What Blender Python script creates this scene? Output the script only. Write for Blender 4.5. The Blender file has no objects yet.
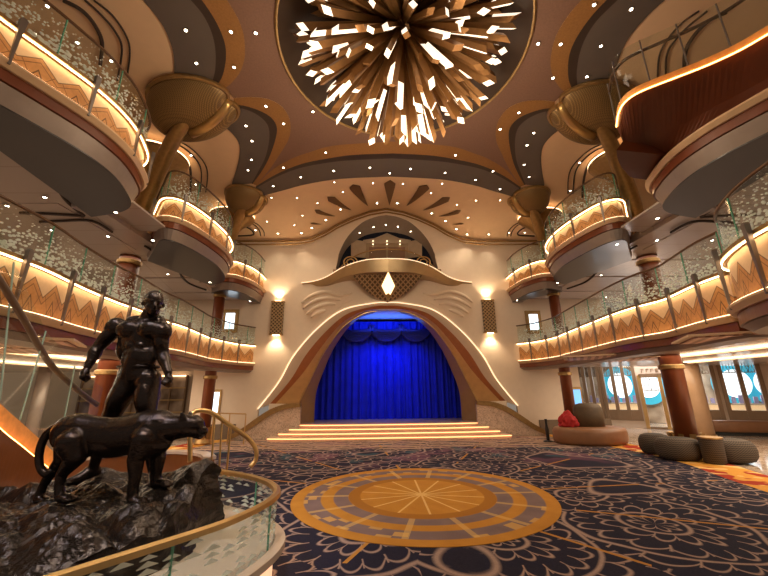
import bpy, bmesh, math, random
import numpy as np
from mathutils import Vector, Matrix, noise
random.seed(7)
PI = math.pi
SC = bpy.context.scene
COL = SC.collection
# ---------------------------------------------------------------- camera
FPX, PIT, YAW, ROL = 362.3, math.radians(15.874), math.radians(1.641), math.radians(-.649)
CAM = Vector((-.54, 0, 1.6))
_f = Vector((math.sin(YAW)*math.cos(PIT), math.cos(YAW)*math.cos(PIT), math.sin(PIT)))
_r0 = Vector((math.cos(YAW), -math.sin(YAW), 0)); _u0 = _r0.cross(_f)
_r = _r0*math.cos(ROL)+_u0*math.sin(ROL); _u = _r.cross(_f)
cd = bpy.data.cameras.new('camera'); cam = bpy.data.objects.new('camera', cd); COL.objects.link(cam)
cd.lens = 36*FPX/768; cd.sensor_width = 36; cd.clip_start = .05; cd.clip_end = 200
m4 = Matrix((_r, _u, -_f)).transposed().to_4x4(); m4.translation = CAM
cam.matrix_world = m4
SC.camera = cam
def at(px, py, ax, v):                  # the point of the place where a sight line meets the plane axis = v
    d = _f+_r*((px-384)/FPX)+_u*((288-py)/FPX)
    return CAM+d*((v-CAM[ax])/d[ax])
# ---------------------------------------------------------------- materials
MATS = {}
class NT:
    def __init__(s, name):
        s.m = bpy.data.materials.new(name); s.m.use_nodes = True; s.t = s.m.node_tree
        s.b = s.t.nodes['Principled BSDF']; s.o = s.t.nodes['Material Output']
    def n(s, typ, ins=None, **kw):
        nd = s.t.nodes.new(typ)
        for k, v in kw.items(): setattr(nd, k, v)
        for k, v in (ins or {}).items(): s.set(nd, k, v)
        return nd
    def set(s, nd, k, v):
        if isinstance(v, bpy.types.NodeSocket): s.t.links.new(v, nd.inputs[k])
        else:
            if isinstance(v, (tuple, list)) and len(v) == 3 and nd.inputs[k].type == 'RGBA': v = (*v, 1)
            nd.inputs[k].default_value = v
    def mth(s, op, a, b=0, c=None):
        ins = {0: a, 1: b}
        if c is not None: ins[2] = c
        return s.n('ShaderNodeMath', ins, operation=op).outputs[0]
    def mix(s, f, a, b): 
        nd = s.n('ShaderNodeMix', data_type='RGBA')
        s.set(nd, 0, f); s.set(nd, 6, a); s.set(nd, 7, b)
        return nd.outputs[2]
    def step(s, x, t, w=.01):           # smooth 0..1 above t
        nd = s.n('ShaderNodeMapRange', {'Value': x, 'From Min': t-w, 'From Max': t+w}); nd.clamp = True
        return nd.outputs[0]
    def line(s, x, c, hw, w=.01):       # 1 near x = c
        d = s.mth('ABSOLUTE', s.mth('SUBTRACT', x, c))
        return s.mth('SUBTRACT', 1, s.step(d, hw, w))
    def coord(s, kind='Object'):
        return s.n('ShaderNodeTexCoord').outputs[kind]
    def xyz(s, v):
        x = s.n('ShaderNodeSeparateXYZ', {0: v}); return x.outputs[0], x.outputs[1], x.outputs[2]
    def noise(s, v, sc, det=3, rough=.5):
        return s.n('ShaderNodeTexNoise', {'Vector': v, 'Scale': sc, 'Detail': det, 'Roughness': rough})
def P(name, col, rough=.5, metal=0, em=None, es=0, var=.12, sc=6, bump=0, bsc=30, coat=0, spec=.5):
    if name in MATS: return MATS[name]
    s = NT(name); v = s.coord()
    nz = s.noise(v, sc).outputs[0]
    c2 = tuple(min(1, c*(1+var)) for c in col); c1 = tuple(c*(1-var) for c in col)
    s.set(s.b, 'Base Color', s.mix(nz, c1, c2))
    s.set(s.b, 'Roughness', rough); s.set(s.b, 'Metallic', metal)
    s.set(s.b, 'Coat Weight', coat); s.set(s.b, 'Specular IOR Level', spec)
    if em: s.set(s.b, 'Emission Color', em); s.set(s.b, 'Emission Strength', es)
    if bump:
        bp = s.n('ShaderNodeBump', {'Strength': bump, 'Distance': .02, 'Height': s.noise(v, bsc, 4).outputs[0]})
        s.set(s.b, 'Normal', bp.outputs[0])
    MATS[name] = s.m; return s.m
M_cream = P('cream_plaster', (.72, .55, .38), .6, var=.05)
M_wall = P('stage_wall_plaster', (.82, .69, .55), .6, var=.05, bump=.05, bsc=60)
M_ceil_cream = P('ceiling_cream', (.86, .60, .37), .7, var=.04)
M_rose = P('ceiling_rose', (.23, .125, .085), .7, var=.25, sc=30)
M_orange = P('ceiling_orange', (.33, .155, .045), .7, var=.3, sc=30)
M_dark = P('ceiling_dark', (.045, .027, .02), .6)
M_grey = P('ceiling_grey', (.135, .108, .092), .7, var=.05)
M_brown = P('kite_brown', (.17, .085, .03), .5)
M_white = P('ceiling_white', (.55, .47, .42), .28, var=.05)
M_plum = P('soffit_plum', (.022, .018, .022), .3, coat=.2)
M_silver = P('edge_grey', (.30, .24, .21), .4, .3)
M_mahog = P('mahogany', (.17, .042, .014), .35, coat=.15, var=.25, sc=3)
M_maho2 = P('stair_mahogany', (.22, .05, .015), .4, coat=.2, var=.15, sc=2)
M_ledge = P('cream_ledge', (.62, .42, .25), .45)
M_gold = P('brass', (.62, .40, .16), .32, .85, var=.15)
M_bronzegold = P('antique_brass', (.40, .25, .10), .4, .75, var=.3, sc=12, bump=.3, bsc=40)
M_rail = P('brown_handrail', (.14, .07, .035), .35)
M_fin = P('pewter', (.22, .19, .175), .38, .7)
M_led = P('led_strip', (1, .8, .5), .5, em=(1, .68, .36), es=13)
M_led_soft = P('led_strip_soft', (1, .8, .5), .5, em=(1, .66, .36), es=5)
M_led_dim = P('led_strip_dim', (1, .8, .55), .5, em=(1, .72, .45), es=1.1)
M_bulb = P('downlight_lens', (1, .9, .8), .5, em=(1, .86, .66), es=18)
M_ring = P('downlight_ring', (.5, .4, .3), .4, .4)
M_bronze = P('dark_bronze', (.030, .020, .016), .22, .75, var=.5, sc=20, bump=.25, bsc=45)
M_marble = P('pale_marble', (.60, .48, .38), .25, var=.2, sc=2)
M_leather = P('tan_leather', (.25, .115, .052), .42, var=.15)
M_screen = P('lit_window', (.6, .8, 1), .4, em=(.75, .88, 1), es=2.2)
M_black = P('black_metal', (.015, .014, .014), .4)
M_stone = P('charcoal_weave', (.10, .075, .055), .8, var=.4, sc=40, bump=.6, bsc=90)
def veined(name, a, b, sc, rough):
    s = NT(name); v = s.coord()
    n1 = s.noise(v, sc, 8, .65)
    w = s.n('ShaderNodeTexNoise', {'Vector': v, 'Scale': sc*2.2, 'Detail': 6, 'Distortion': 2.0})
    k = s.line(w.outputs[0], .5, .02, .03)
    s.set(s.b, 'Base Color', s.mix(k, s.mix(s.step(n1.outputs[0], .5, .25), a, b), tuple(c*.55 for c in a)))
    s.set(s.b, 'Roughness', rough); MATS[name] = s.m; return s.m
M_wing = veined('onyx_marble', (.56, .40, .29), (.76, .62, .50), 3, .3)
M_floor = veined('floor_marble', (.50, .37, .27), (.66, .54, .43), 1.2, .08)
def glass_mat(name, etched=True, tint=(.93, .965, .95)):
    s = NT(name)
    tr = s.n('ShaderNodeBsdfTransparent', {0: tint}); gl = s.n('ShaderNodeBsdfGlossy', {0: (1, 1, 1), 'Roughness': .03})
    fr = s.n('ShaderNodeFresnel', {0: 1.4})
    fac = s.mth('MINIMUM', s.mth('MULTIPLY', fr.outputs[0], .5), .09)
    mx = s.n('ShaderNodeMixShader', {0: fac, 1: tr.outputs[0], 2: gl.outputs[0]})
    out = mx.outputs[0]
    if etched:
        uv = s.n('ShaderNodeUVMap').outputs[0]
        x, y, z = s.xyz(uv)
        if etched == 'tri':
            cx = s.mth('FRACT', s.mth('MULTIPLY', x, 7)); cy = s.mth('FRACT', s.mth('MULTIPLY', y, 9))
            cell = s.n('ShaderNodeCombineXYZ', {0: s.mth('FLOOR', s.mth('MULTIPLY', x, 7)), 1: s.mth('FLOOR', s.mth('MULTIPLY', y, 9))})
            rnd = s.n('ShaderNodeTexWhiteNoise', {0: cell.outputs[0]}).outputs[0]
            tri = s.mth('LESS_THAN', s.mth('ADD', s.mth('MULTIPLY', s.mth('ABSOLUTE', s.mth('SUBTRACT', cx, .5)), 1.7), cy), s.mth('ADD', .35, s.mth('MULTIPLY', rnd, .5)))
            k = s.mth('MULTIPLY', tri, s.mth('MULTIPLY', s.mth('GREATER_THAN', rnd, .45), .8))
        else:
            vo = s.n('ShaderNodeTexVoronoi', {'Vector': uv, 'Scale': 17.0})
            dens = s.mth('SUBTRACT', .60, s.mth('MULTIPLY', y, .50))
            dot = s.mth('LESS_THAN', vo.outputs['Distance'], dens)
            hole = s.mth('GREATER_THAN', vo.outputs['Distance'], .10)
            k = s.mth('MULTIPLY', s.mth('MULTIPLY', dot, hole), .92)
        df = s.n('ShaderNodeBsdfDiffuse', {0: (.93, .98, .93)}); tl = s.n('ShaderNodeBsdfTranslucent', {0: (.88, .98, .90)})
        dd = s.n('ShaderNodeMixShader', {0: .5, 1: df.outputs[0], 2: tl.outputs[0]})
        out = s.n('ShaderNodeMixShader', {0: k, 1: out, 2: dd.outputs[0]}).outputs[0]
    s.t.links.new(out, s.o.inputs[0]); MATS[name] = s.m; return s.m
M_glass = glass_mat('clear_glass', False)
M_etch = glass_mat('etched_glass')
M_tri = glass_mat('triangle_etched_glass', 'tri', (.9, .94, .93))
M_glassedge = P('green_glass_edge', (.15, .45, .30), .2, em=(.15, .5, .3), es=.0)
def fascia_mat():
    s = NT('marquetry_fascia'); uv = s.n('ShaderNodeUVMap').outputs[0]
    x, y, z = s.xyz(uv)
    W = .46
    t = s.mth('MULTIPLY', s.mth('ABSOLUTE', s.mth('SUBTRACT', s.mth('FRACT', s.mth('DIVIDE', x, W)), .5)), 2)   # 0 centre, 1 edge
    pk = s.mth('SUBTRACT', .82, s.mth('MULTIPLY', t, .38))
    h = s.mth('SUBTRACT', y, pk)                      # >0 above the mountain
    inside = s.mth('SUBTRACT', 1, s.step(h, 0, .01))
    edge = s.line(h, 0, .016, .012)
    e2 = s.line(s.mth('ADD', h, .15), 0, .012, .01)
    e3 = s.line(s.mth('SUBTRACT', y, s.mth('SUBTRACT', .42, s.mth('MULTIPLY', t, .9))), 0, .035, .012)
    e4 = s.line(s.mth('SUBTRACT', y, s.mth('SUBTRACT', .25, s.mth('MULTIPLY', t, .9))), 0, .02, .012)
    e5 = s.line(s.mth('SUBTRACT', y, s.mth('SUBTRACT', s.mth('MULTIPLY', t, .75), .1)), 0, .015, .012)
    ln = s.mth('MULTIPLY', s.mth('MAXIMUM', s.mth('MAXIMUM', e2, e3), s.mth('MAXIMUM', e4, e5)), inside)
    ln = s.mth('MAXIMUM', ln, edge)
    v = s.coord(); g = s.n('ShaderNodeTexNoise', {'Vector': v, 'Scale': 22.0, 'Detail': 3}).outputs[0]
    wood = s.mix(g, (.42, .19, .06), (.66, .34, .13))
    wood = s.mix(s.step(e5, .5, .4), wood, (.62, .27, .07))
    ivory = s.mix(g, (.70, .50, .30), (.82, .62, .40))
    c = s.mix(inside, ivory, wood); c = s.mix(s.mth('MULTIPLY', ln, .85), c, (.07, .035, .015))
    s.set(s.b, 'Base Color', c); s.set(s.b, 'Roughness', .5); MATS['fascia'] = s.m; return s.m
M_fascia = fascia_mat()
# ---------------------------------------------------------------- object helpers
def link(name, verts, faces, mat, parent=None, uvs=None, smooth=False, mi=None):
    me = bpy.data.meshes.new(name); me.from_pydata([tuple(v) for v in verts], [], faces)
    for mm in (mat if isinstance(mat, (list, tuple)) else [mat]): me.materials.append(mm)
    if mi: me.polygons.foreach_set('material_index', mi)
    if uvs:
        ul = me.uv_layers.new(name='UVMap')
        k = 0
        for p in me.polygons:
            for li in p.loop_indices: ul.data[li].uv = uvs[k]; k += 1
    if smooth: me.polygons.foreach_set('use_smooth', [True]*len(me.polygons))
    me.update()
    o = bpy.data.objects.new(name, me); COL.objects.link(o)
    if parent: o.parent = parent
    return o
def tag(o, label=None, cat=None, group=None, kind=None):
    if label: o['label'] = label
    if cat: o['category'] = cat
    if group: o['group'] = group
    if kind: o['kind'] = kind
    return o
def thing(name, label, cat, loc=(0, 0, 0), group=None, kind=None):
    o = bpy.data.objects.new(name, None); COL.objects.link(o); o.location = loc
    o.empty_display_size = .1
    return tag(o, label, cat, group, kind)
class G:
    """collects shapes into one mesh"""
    def __init__(s): s.v = []; s.f = []; s.uv = []; s.hasuv = False; s.mi = []; s.cur = 0
    def add(s, vs, fs, uvs=None):
        b = len(s.v); s.v += [Vector(v) for v in vs]; s.f += [tuple(i+b for i in f) for f in fs]
        s.mi += [s.cur]*len(fs)
        if uvs: s.uv += uvs; s.hasuv = True
        else: s.uv += [(0, 0)]*sum(len(f) for f in fs)
        return s
    def box(s, c, d, rz=0, M=None):
        x, y, z = (k/2 for k in d); R = Matrix.Rotation(rz, 3, 'Z') if M is None else M
        vs = [R @ Vector((a*x, b*y, e*z))+Vector(c) for a in (-1, 1) for b in (-1, 1) for e in (-1, 1)]
        return s.add(vs, [(0, 1, 3, 2), (4, 6, 7, 5), (0, 4, 5, 1), (2, 3, 7, 6), (0, 2, 6, 4), (1, 5, 7, 3)])
    def tube(s, pts, r, n=8, closed=False):
        pts = [Vector(p) for p in pts]; N = len(pts); vs = []; fs = []
        prev = None
        for i, p in enumerate(pts):
            a = pts[i-1] if (i or closed) else p; b = pts[(i+1) % N] if (i < N-1 or closed) else p
            t = (b-a).normalized()
            if prev is None: prev = Vector((0, 0, 1)) if abs(t.z) < .9 else Vector((1, 0, 0))
            u = (prev-t*prev.dot(t)).normalized(); w = t.cross(u); prev = u
            rr = r[i] if isinstance(r, (list, tuple)) else r
            vs += [p+(u*math.cos(2*PI*k/n)+w*math.sin(2*PI*k/n))*rr for k in range(n)]
        for i in range(N if closed else N-1):
            for k in range(n):
                a = i*n+k; b = i*n+(k+1) % n; j = ((i+1) % N)*n
                fs.append((a, b, j+(k+1) % n, j+k))
        if not closed: fs += [tuple(range(n))[::-1], tuple((N-1)*n+k for k in range(n))]
        return s.add(vs, fs)
    def lathe(s, prof, n=32, c=(0, 0, 0), sx=1, sy=1, cap=True):
        vs = [Vector((r*math.cos(2*PI*k/n)*sx, r*math.sin(2*PI*k/n)*sy, z))+Vector(c) for r, z in prof for k in range(n)]
        fs = [(i*n+k, i*n+(k+1) % n, (i+1)*n+(k+1) % n, (i+1)*n+k) for i in range(len(prof)-1) for k in range(n)]
        if cap: fs += [tuple(range(n))[::-1], tuple((len(prof)-1)*n+k for k in range(n))]
        return s.add(vs, fs)
    def prism(s, poly, d):
        """poly: 3-D points in a plane, pushed by vector d"""
        n = len(poly); d = Vector(d); vs = [Vector(p) for p in poly]+[Vector(p)+d for p in poly]
        return s.add(vs, [tuple(range(n)), tuple(range(n, 2*n))[::-1]]+[(i, i+n, (i+1) % n+n, (i+1) % n) for i in range(n)])
    def out(s, name, mat, parent=None, smooth=False):
        return link(name, s.v, s.f, mat, parent, s.uv if s.hasuv else None, smooth, s.mi if isinstance(mat, (list, tuple)) else None)
def cat(pts, n=8, closed=False):
    """Catmull-Rom through points"""
    P_ = [Vector(p) for p in pts]; out = []; N = len(P_)
    rng = range(N) if closed else range(N-1)
    for i in rng:
        if closed: a, b, c, d = P_[i-1], P_[i], P_[(i+1) % N], P_[(i+2) % N]
        else: a, b, c, d = P_[max(i-1, 0)], P_[i], P_[i+1], P_[min(i+2, N-1)]
        for k in range(n):
            t = k/n
            out.append(.5*((2*b)+(c-a)*t+(2*a-5*b+4*c-d)*t*t+(3*b-a-3*c+d)*t**3))
    if not closed: out.append(P_[-1])
    return out
def resample(pts, n):
    pts = [Vector(p) for p in pts]; L = [0]
    for a, b in zip(pts, pts[1:]): L.append(L[-1]+(b-a).length)
    out = []; j = 0
    for k in range(n):
        t = L[-1]*k/(n-1)
        while j < len(L)-2 and L[j+1] < t: j += 1
        f = (t-L[j])/max(L[j+1]-L[j], 1e-9); out.append(pts[j].lerp(pts[j+1], min(max(f, 0), 1)))
    return out
def normals2(path, side):
    out = []
    for i in range(len(path)):
        a = path[max(i-1, 0)]; b = path[min(i+1, len(path)-1)]; t = (b-a); t = Vector((t.x, t.y)).normalized()
        out.append(Vector((t.y, -t.x))*side)
    return out
def sweep(g, path, nrm, prof, i0=0, i1=None):
    """closed cross-section prof [(offset, z)] along the plan path"""
    i1 = len(path) if i1 is None else i1
    k = len(prof); L = 0; vs = []; fs = []; uvs = []; Ls = []
    z0 = min(p[1] for p in prof); z1 = max(p[1] for p in prof); Hh = max(z1-z0, 1e-6)
    acc = [0]
    for i in range(1, len(path)): acc.append(acc[-1]+(path[i].xy-path[i-1].xy).length)
    for i in range(i0, i1):
        for o, z in prof:
            q = path[i].xy+nrm[i]*o; zz = path[i].z if len(path[i]) > 2 else 0
            vs.append((q.x, q.y, z+zz)); Ls.append((acc[i], (z-z0)/Hh))
    n = i1-i0
    for i in range(n-1):
        for j in range(k):
            f = (i*k+j, i*k+(j+1) % k, (i+1)*k+(j+1) % k, (i+1)*k+j); fs.append(f); uvs += [Ls[q] for q in f]
    for f in (tuple(range(k))[::-1], tuple((n-1)*k+j for j in range(k))): fs.append(f); uvs += [Ls[q] for q in f]
    g.add(vs, fs, uvs)
def mirror(pts): return [Vector((-p[0], *p[1:])) for p in pts]
# ================================================================ SHELL
YW = 14.1                                # the stage wall
def interp(x, xs, ys): return float(np.interp(x, xs, ys))
def prof(x): return interp(abs(x), [0, .75, 1.4, 2.05, 2.6, 3.17, 3.8, 9], [9.2, 9.05, 8.8, 8.47, 8.1, 7.82, 7.71, 7.71])
def Zc(x, y):
    ya = 10.2+.07*min(abs(x), 4.6)**2
    t = min(max((y-ya)/(YW-ya), 0), 1)
    return 8.2+(prof(x)-8.2)*(t**1.3)
def ons(px, py, d=0):
    z = 8.2
    for _ in range(40):
        p = at(px, py, 2, z); z = .6*z+.4*Zc(p.x, p.y)
    p = at(px, py, 2, z-d); return p
# ---- floor and carpet
def carpet_mat():
    s = NT('carpet_pattern'); v = s.coord(); x, y, z = s.xyz(v)
    warp = s.n('ShaderNodeTexNoise', {'Vector': v, 'Scale': .9, 'Detail': 1})
    ad = s.n('ShaderNodeVectorMath', {0: v, 1: s.n('ShaderNodeVectorMath', {0: warp.outputs[1], 3: .5}, operation='SCALE').outputs[0]}, operation='ADD').outputs[0]
    xx, yy, _ = s.xyz(ad)
    flat = s.n('ShaderNodeCombineXYZ', {0: xx, 1: yy, 2: 0.0}).outputs[0]
    vo = s.n('ShaderNodeTexVoronoi', {'Vector': flat, 'Scale': .47, 'Randomness': .9})
    vo.voronoi_dimensions = '2D'
    d = vo.outputs['Distance']; pos = vo.outputs['Position']
    rel = s.n('ShaderNodeVectorMath', {0: flat, 1: pos}, operation='SUBTRACT').outputs[0]
    # the voronoi position output is in scaled space for some versions: rings only need d
    rx, ry, _ = s.xyz(rel)
    ang = s.mth('DIVIDE', s.mth('ARCTAN2', ry, rx), 2*PI)
    K = 6.0
    ring = s.mth('FLOOR', s.mth('MULTIPLY', d, K))
    cnt = s.mth('ADD', s.mth('MULTIPLY', ring, 6), 8)
    fa = s.mth('FRACT', s.mth('ADD', s.mth('MULTIPLY', ang, cnt), s.mth('MULTIPLY', ring, .5)))
    lobe = s.mth('MULTIPLY', s.mth('POWER', s.mth('ABSOLUTE', s.mth('SUBTRACT', s.mth('MULTIPLY', fa, 2), 1)), 2), .45)
    fr = s.mth('FRACT', s.mth('MULTIPLY', d, K))
    scal = s.line(s.mth('ADD', fr, lobe), .72, .06, .04)      # scallops
    rad = s.mth('MULTIPLY', s.line(fa, .04, .035, .03), s.mth('LESS_THAN', fr, .55))
    circ = s.line(s.mth('FRACT', s.mth('MULTIPLY', d, K/2)), .5, .035, .02)
    lines = s.mth('MAXIMUM', s.mth('MAXIMUM', scal, rad), circ)
    blank = s.step(s.noise(v, .35, 1).outputs[0], .60, .015)
    lines = s.mth('MULTIPLY', lines, s.mth('SUBTRACT', 1, blank))
    bigln = s.line(s.noise(v, .35, 1).outputs[0], .60, .006, .004)
    lines = s.mth('MAXIMUM', lines, bigln)
    wv = s.noise(v, 70, 2).outputs[0]
    navy = s.mix(wv, (.008, .008, .022), (.030, .027, .050))
    pur = s.mix(s.step(s.noise(v, .8, 2).outputs[0], .56, .03), navy, (.13, .055, .09))
    teal = s.mix(s.step(s.noise(v, 1.3, 2).outputs[0], .63, .02), pur, (.03, .07, .10))
    far = s.step(y, 9.0, .8)
    base = s.mix(far, navy, teal)
    tan = s.mix(wv, (.26, .18, .16), (.46, .33, .28))
    c = s.mix(lines, base, tan)
    # pale waves in front of the steps
    wx = s.mth('SINE', s.mth('ADD', s.mth('MULTIPLY', y, 17), s.mth('MULTIPLY', s.noise(v, 1.3, 2).outputs[0], 9)))
    band = s.mth('MULTIPLY', s.step(s.mth('ADD', y, s.mth('MULTIPLY', s.noise(v, .7, 1).outputs[0], 1.4)), 11.9, .15), s.step(wx, -.25, .15))
    c = s.mix(band, c, (.44, .29, .20))
    # gold rays leaving the round medallion
    ax = s.mth('SUBTRACT', x, .2); ay = s.mth('SUBTRACT', y, 6.42)
    A = s.mth('DIVIDE', s.mth('ARCTAN2', ay, ax), 2*PI)
    R_ = s.mth('SQRT', s.mth('ADD', s.mth('MULTIPLY', ax, ax), s.mth('MULTIPLY', ay, ay)))
    far_ = s.mth('MULTIPLY', s.mth('ABSOLUTE', s.mth('SUBTRACT', s.mth('FRACT', s.mth('ADD', s.mth('MULTIPLY', A, 12), .3)), .5)), R_)
    ray = s.mth('MULTIPLY', s.mth('LESS_THAN', far_, .045), s.mth('GREATER_THAN', s.noise(v, .9, 1).outputs[0], .5))
    c = s.mix(s.mth('MULTIPLY', ray, .9), c, (.50, .24, .05))
    s.set(s.b, 'Base Color', c); s.set(s.b, 'Roughness', .95); s.set(s.b, 'Specular IOR Level', .15)
    return s.m
def medal_mat():
    s = NT('medallion_pattern'); v = s.coord(); x, y, _ = s.xyz(v)
    R_ = s.mth('SQRT', s.mth('ADD', s.mth('MULTIPLY', x, x), s.mth('MULTIPLY', y, y)))
    r = s.mth('DIVIDE', R_, 2.02)
    A = s.mth('DIVIDE', s.mth('ARCTAN2', y, x), 2*PI)
    nz = s.noise(v, 3, 4).outputs[0]; fine = s.noise(v, 60, 2).outputs[0]
    gold = s.mix(nz, (.40, .17, .02), (.66, .32, .05)); gold = s.mix(s.mth('MULTIPLY', fine, .3), gold, (.25, .1, .02))
    lil = s.mix(nz, (.13, .09, .10), (.26, .18, .17))
    c = gold
    def ringcol(c, a, b, col): return s.mix(s.mth('MULTIPLY', s.step(r, a, .006), s.mth('SUBTRACT', 1, s.step(r, b, .006))), c, col)
    dashes = s.mth('GREATER_THAN', s.n('ShaderNodeTexWhiteNoise', {0: s.n('ShaderNodeCombineXYZ', {0: s.mth('FLOOR', s.mth('MULTIPLY', A, 60)), 1: s.mth('FLOOR', s.mth('MULTIPLY', r, 16))}).outputs[0]}).outputs[0], .78)
    lilg = s.mix(s.mth('MULTIPLY', dashes, .75), lil, (.62, .36, .10))
    c = ringcol(c, .78, .905, lilg); c = ringcol(c, .57, .685, lil)
    c = ringcol(c, .48, .57, (.36, .15, .02))
    sp = s.mth('MULTIPLY', s.mth('ABSOLUTE', s.mth('SUBTRACT', s.mth('FRACT', s.mth('MULTIPLY', A, 14)), .5)), s.mth('MULTIPLY', R_, 1))
    star = s.mth('MULTIPLY', s.mth('LESS_THAN', sp, .035), s.mth('LESS_THAN', r, .48))
    c = s.mix(s.mth('MULTIPLY', star, .7), c, (.80, .55, .22))
    sp2 = s.mth('MULTIPLY', s.mth('ABSOLUTE', s.mth('SUBTRACT', s.mth('FRACT', s.mth('ADD', s.mth('MULTIPLY', A, 14), .5)), .5)), R_)
    tk = s.mth('MULTIPLY', s.mth('LESS_THAN', sp2, .09), s.mth('MULTIPLY', s.mth('GREATER_THAN', r, .57), s.mth('LESS_THAN', r, .905)))
    c = s.mix(s.mth('MULTIPLY', tk, .5), c, (.70, .45, .15))
    s.set(s.b, 'Base Color', c); s.set(s.b, 'Roughness', .9); s.set(s.b, 'Specular IOR Level', .2)
    return s.m
def border_mat():
    s = NT('carpet_border'); v = s.coord()
    n1 = s.noise(v, 1.6, 2).outputs[0]; n2 = s.noise(v, 2.7, 1).outputs[0]; f = s.noise(v, 60, 2).outputs[0]
    c = s.mix(f, (.50, .22, .03), (.72, .36, .07)); c = s.mix(s.step(n1, .52, .015), c, (.33, .035, .012))
    c = s.mix(s.step(n2, .60, .01), c, (.75, .48, .18))
    s.set(s.b, 'Base Color', c); s.set(s.b, 'Roughness', .95); s.set(s.b, 'Specular IOR Level', .15); return s.m
tag(G().box((0, 9, -.06), (34, 26, .1)).out('floor', M_floor), kind='structure')
edgeR = cat([(4.2, -1, 0), (5.2, 2, 0), (6.2, 5, 0), (6.75, 7.2, 0), (7.1, 8.4, 0), (7.2, 9.6, 0), (7.0, 11.5, 0), (6.6, 13.2, 0), (5.7, 14.1, 0)], 6)
edgeL = [Vector((-p.x, p.y, 0)) for p in edgeR]
poly = [p for p in edgeR]+[p for p in reversed(edgeL)]
cp = G().prism([(p.x, p.y, -.005) for p in poly], (0, 0, .012)).out('carpet', carpet_mat())
tag(cp, 'navy wall-to-wall carpet with looping tan lace pattern below the steps', 'carpet')
bp = G()
for E_ in (edgeR, edgeL):
    s_ = 1 if E_ is edgeR else -1
    inn = [Vector((p.x-s_*(.9 if p.y > 6 else .9), p.y, 0)) for p in E_]
    vs = []; fs = []
    for a, b in zip(E_, inn): vs += [(a.x, a.y, .011), (b.x, b.y, .011)]
    for i in range(len(E_)-1): fs.append((2*i, 2*i+1, 2*i+3, 2*i+2))
    bp.add(vs, fs)
bp.out('border', border_mat(), cp)
md = G().lathe([(2.02, 0), (2.02, .004)], 96).out('medallion', medal_mat(), cp); md.location = (.2, 6.42, .009)
# ---- stage wall, with the arch and the upper opening cut out
AL = [at(x, y, 1, YW) for x, y in [(258, 409), (279, 382), (294, 355.5), (317, 329), (343, 310), (381, 302.9)]]
def sym(pts_l, top):
    """left-hand curve points (x<0) -> full symmetric curve"""
    L = [Vector((p.x if p.x < 0 else -.05, p.y, p.z)) for p in pts_l]
    c = cat(L+[Vector((0, L[-1].y, top))], 10)
    return resample(c+[Vector((-p.x, p.y, p.z)) for p in reversed(c[:-1])], 97)
def crv(px, d, top=None):
    pts = [at(x, y, 1, d) for x, y in px]
    return sym(pts, pts[-1].z+.02 if top is None else top)
cA = crv([(258, 409), (279, 382), (294, 355.5), (317, 329), (343, 310), (374, 303.2)], YW)
cB = crv([(269, 405), (290.4, 380), (305.5, 355.5), (324.4, 333), (347, 314), (374, 306.4)], YW+.04)
cC = crv([(275, 404.3), (301.8, 374.4), (320.6, 348), (339.5, 325.3), (358.4, 313), (376, 309.2)], YW+.10)
cD = crv([(298, 404.6), (311, 378), (324.4, 351.8), (343.3, 327), (362, 314.7), (377, 311)], YW+.30)
cE = crv([(313.8, 424), (316, 393), (324.4, 368.7), (333.9, 348), (347, 329), (361, 317.5), (378, 312.2)], YW+.80)
xa = [p.x for p in cA]; za = [p.z for p in cA]
NX = [at(x, y, 1, YW) for x, y in [(336, 268), (338.7, 254), (347, 237.5), (361, 223.4), (374, 217.3)]]
cN = sym(NX, at(386, 215, 1, YW).z); xn = [p.x for p in cN]; zn = [p.z for p in cN]
NB = 6.35
g = G()
xs = sorted(set([round(-8.7+17.4*i/200, 4) for i in range(201)]+[xa[0], xa[-1], xn[0], xn[-1]]))
for a, b in zip(xs, xs[1:]):
    m = (a+b)/2; segs = []
    lo = (0, 0) if abs(m) < 7.3 else (2.6, 2.6)
    if xa[0] < m < xa[-1]: lo = (interp(a, xa, za), interp(b, xa, za))
    hi = (prof(a)+.3, prof(b)+.3)
    if xn[0] < m < xn[-1]:
        segs = [(lo, (NB, NB)), ((interp(a, xn, zn), interp(b, xn, zn)), hi)]
    else: segs = [(lo, hi)]
    for (l0, l1), (h0, h1) in segs:
        g.prism([(a, YW, l0), (b, YW, l1), (b, YW, h1), (a, YW, h0)], (0, .14, 0))
tag(g.out('wall_stage', M_wall), kind='structure')
def loft(c1, c2, name, mat, parent, th=.04):
    vs = [p for p in c1]+[p for p in c2]; n = len(c1)
    vs += [p+Vector((0, th, 0)) for p in c1]+[p+Vector((0, th, 0)) for p in c2]
    fs = []
    for i in range(n-1):
        fs += [(i, i+1, n+i+1, n+i), (2*n+i+1, 2*n+i, 3*n+i, 3*n+i+1)]
    return link(name, vs, fs, mat, parent, smooth=True)
M_archcream = P('arch_cream', (.56, .43, .32), .5, var=.06)
M_archred = P('arch_terracotta', (.34, .105, .03), .45, var=.2)
M_archgold = P('arch_gold', (.58, .34, .14), .45, .2, var=.15)
M_archbrown = P('arch_brown', (.30, .17, .075), .45, var=.1)
pr = thing('proscenium_arch', 'flared stage arch of cream, terracotta and gold bands around the curtain', 'stage arch', (0, YW, 0))
pr.location = (0, 0, 0)
loft(cA, cB, 'cream_band', M_archcream, pr); loft(cB, cC, 'terracotta_band', M_archred, pr)
loft(cC, cD, 'gold_band', M_archgold, pr); loft(cD, cE, 'inner_reveal', M_archbrown, pr)
G().tube([p+Vector((0, -.03, 0)) for p in cA], .022, 6).out('light_strip', M_led_dim, pr)
G().tube([p+Vector((0, -.02, 0)) for p in cD], .03, 6).out('gold_bead', M_gold, pr)
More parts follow.
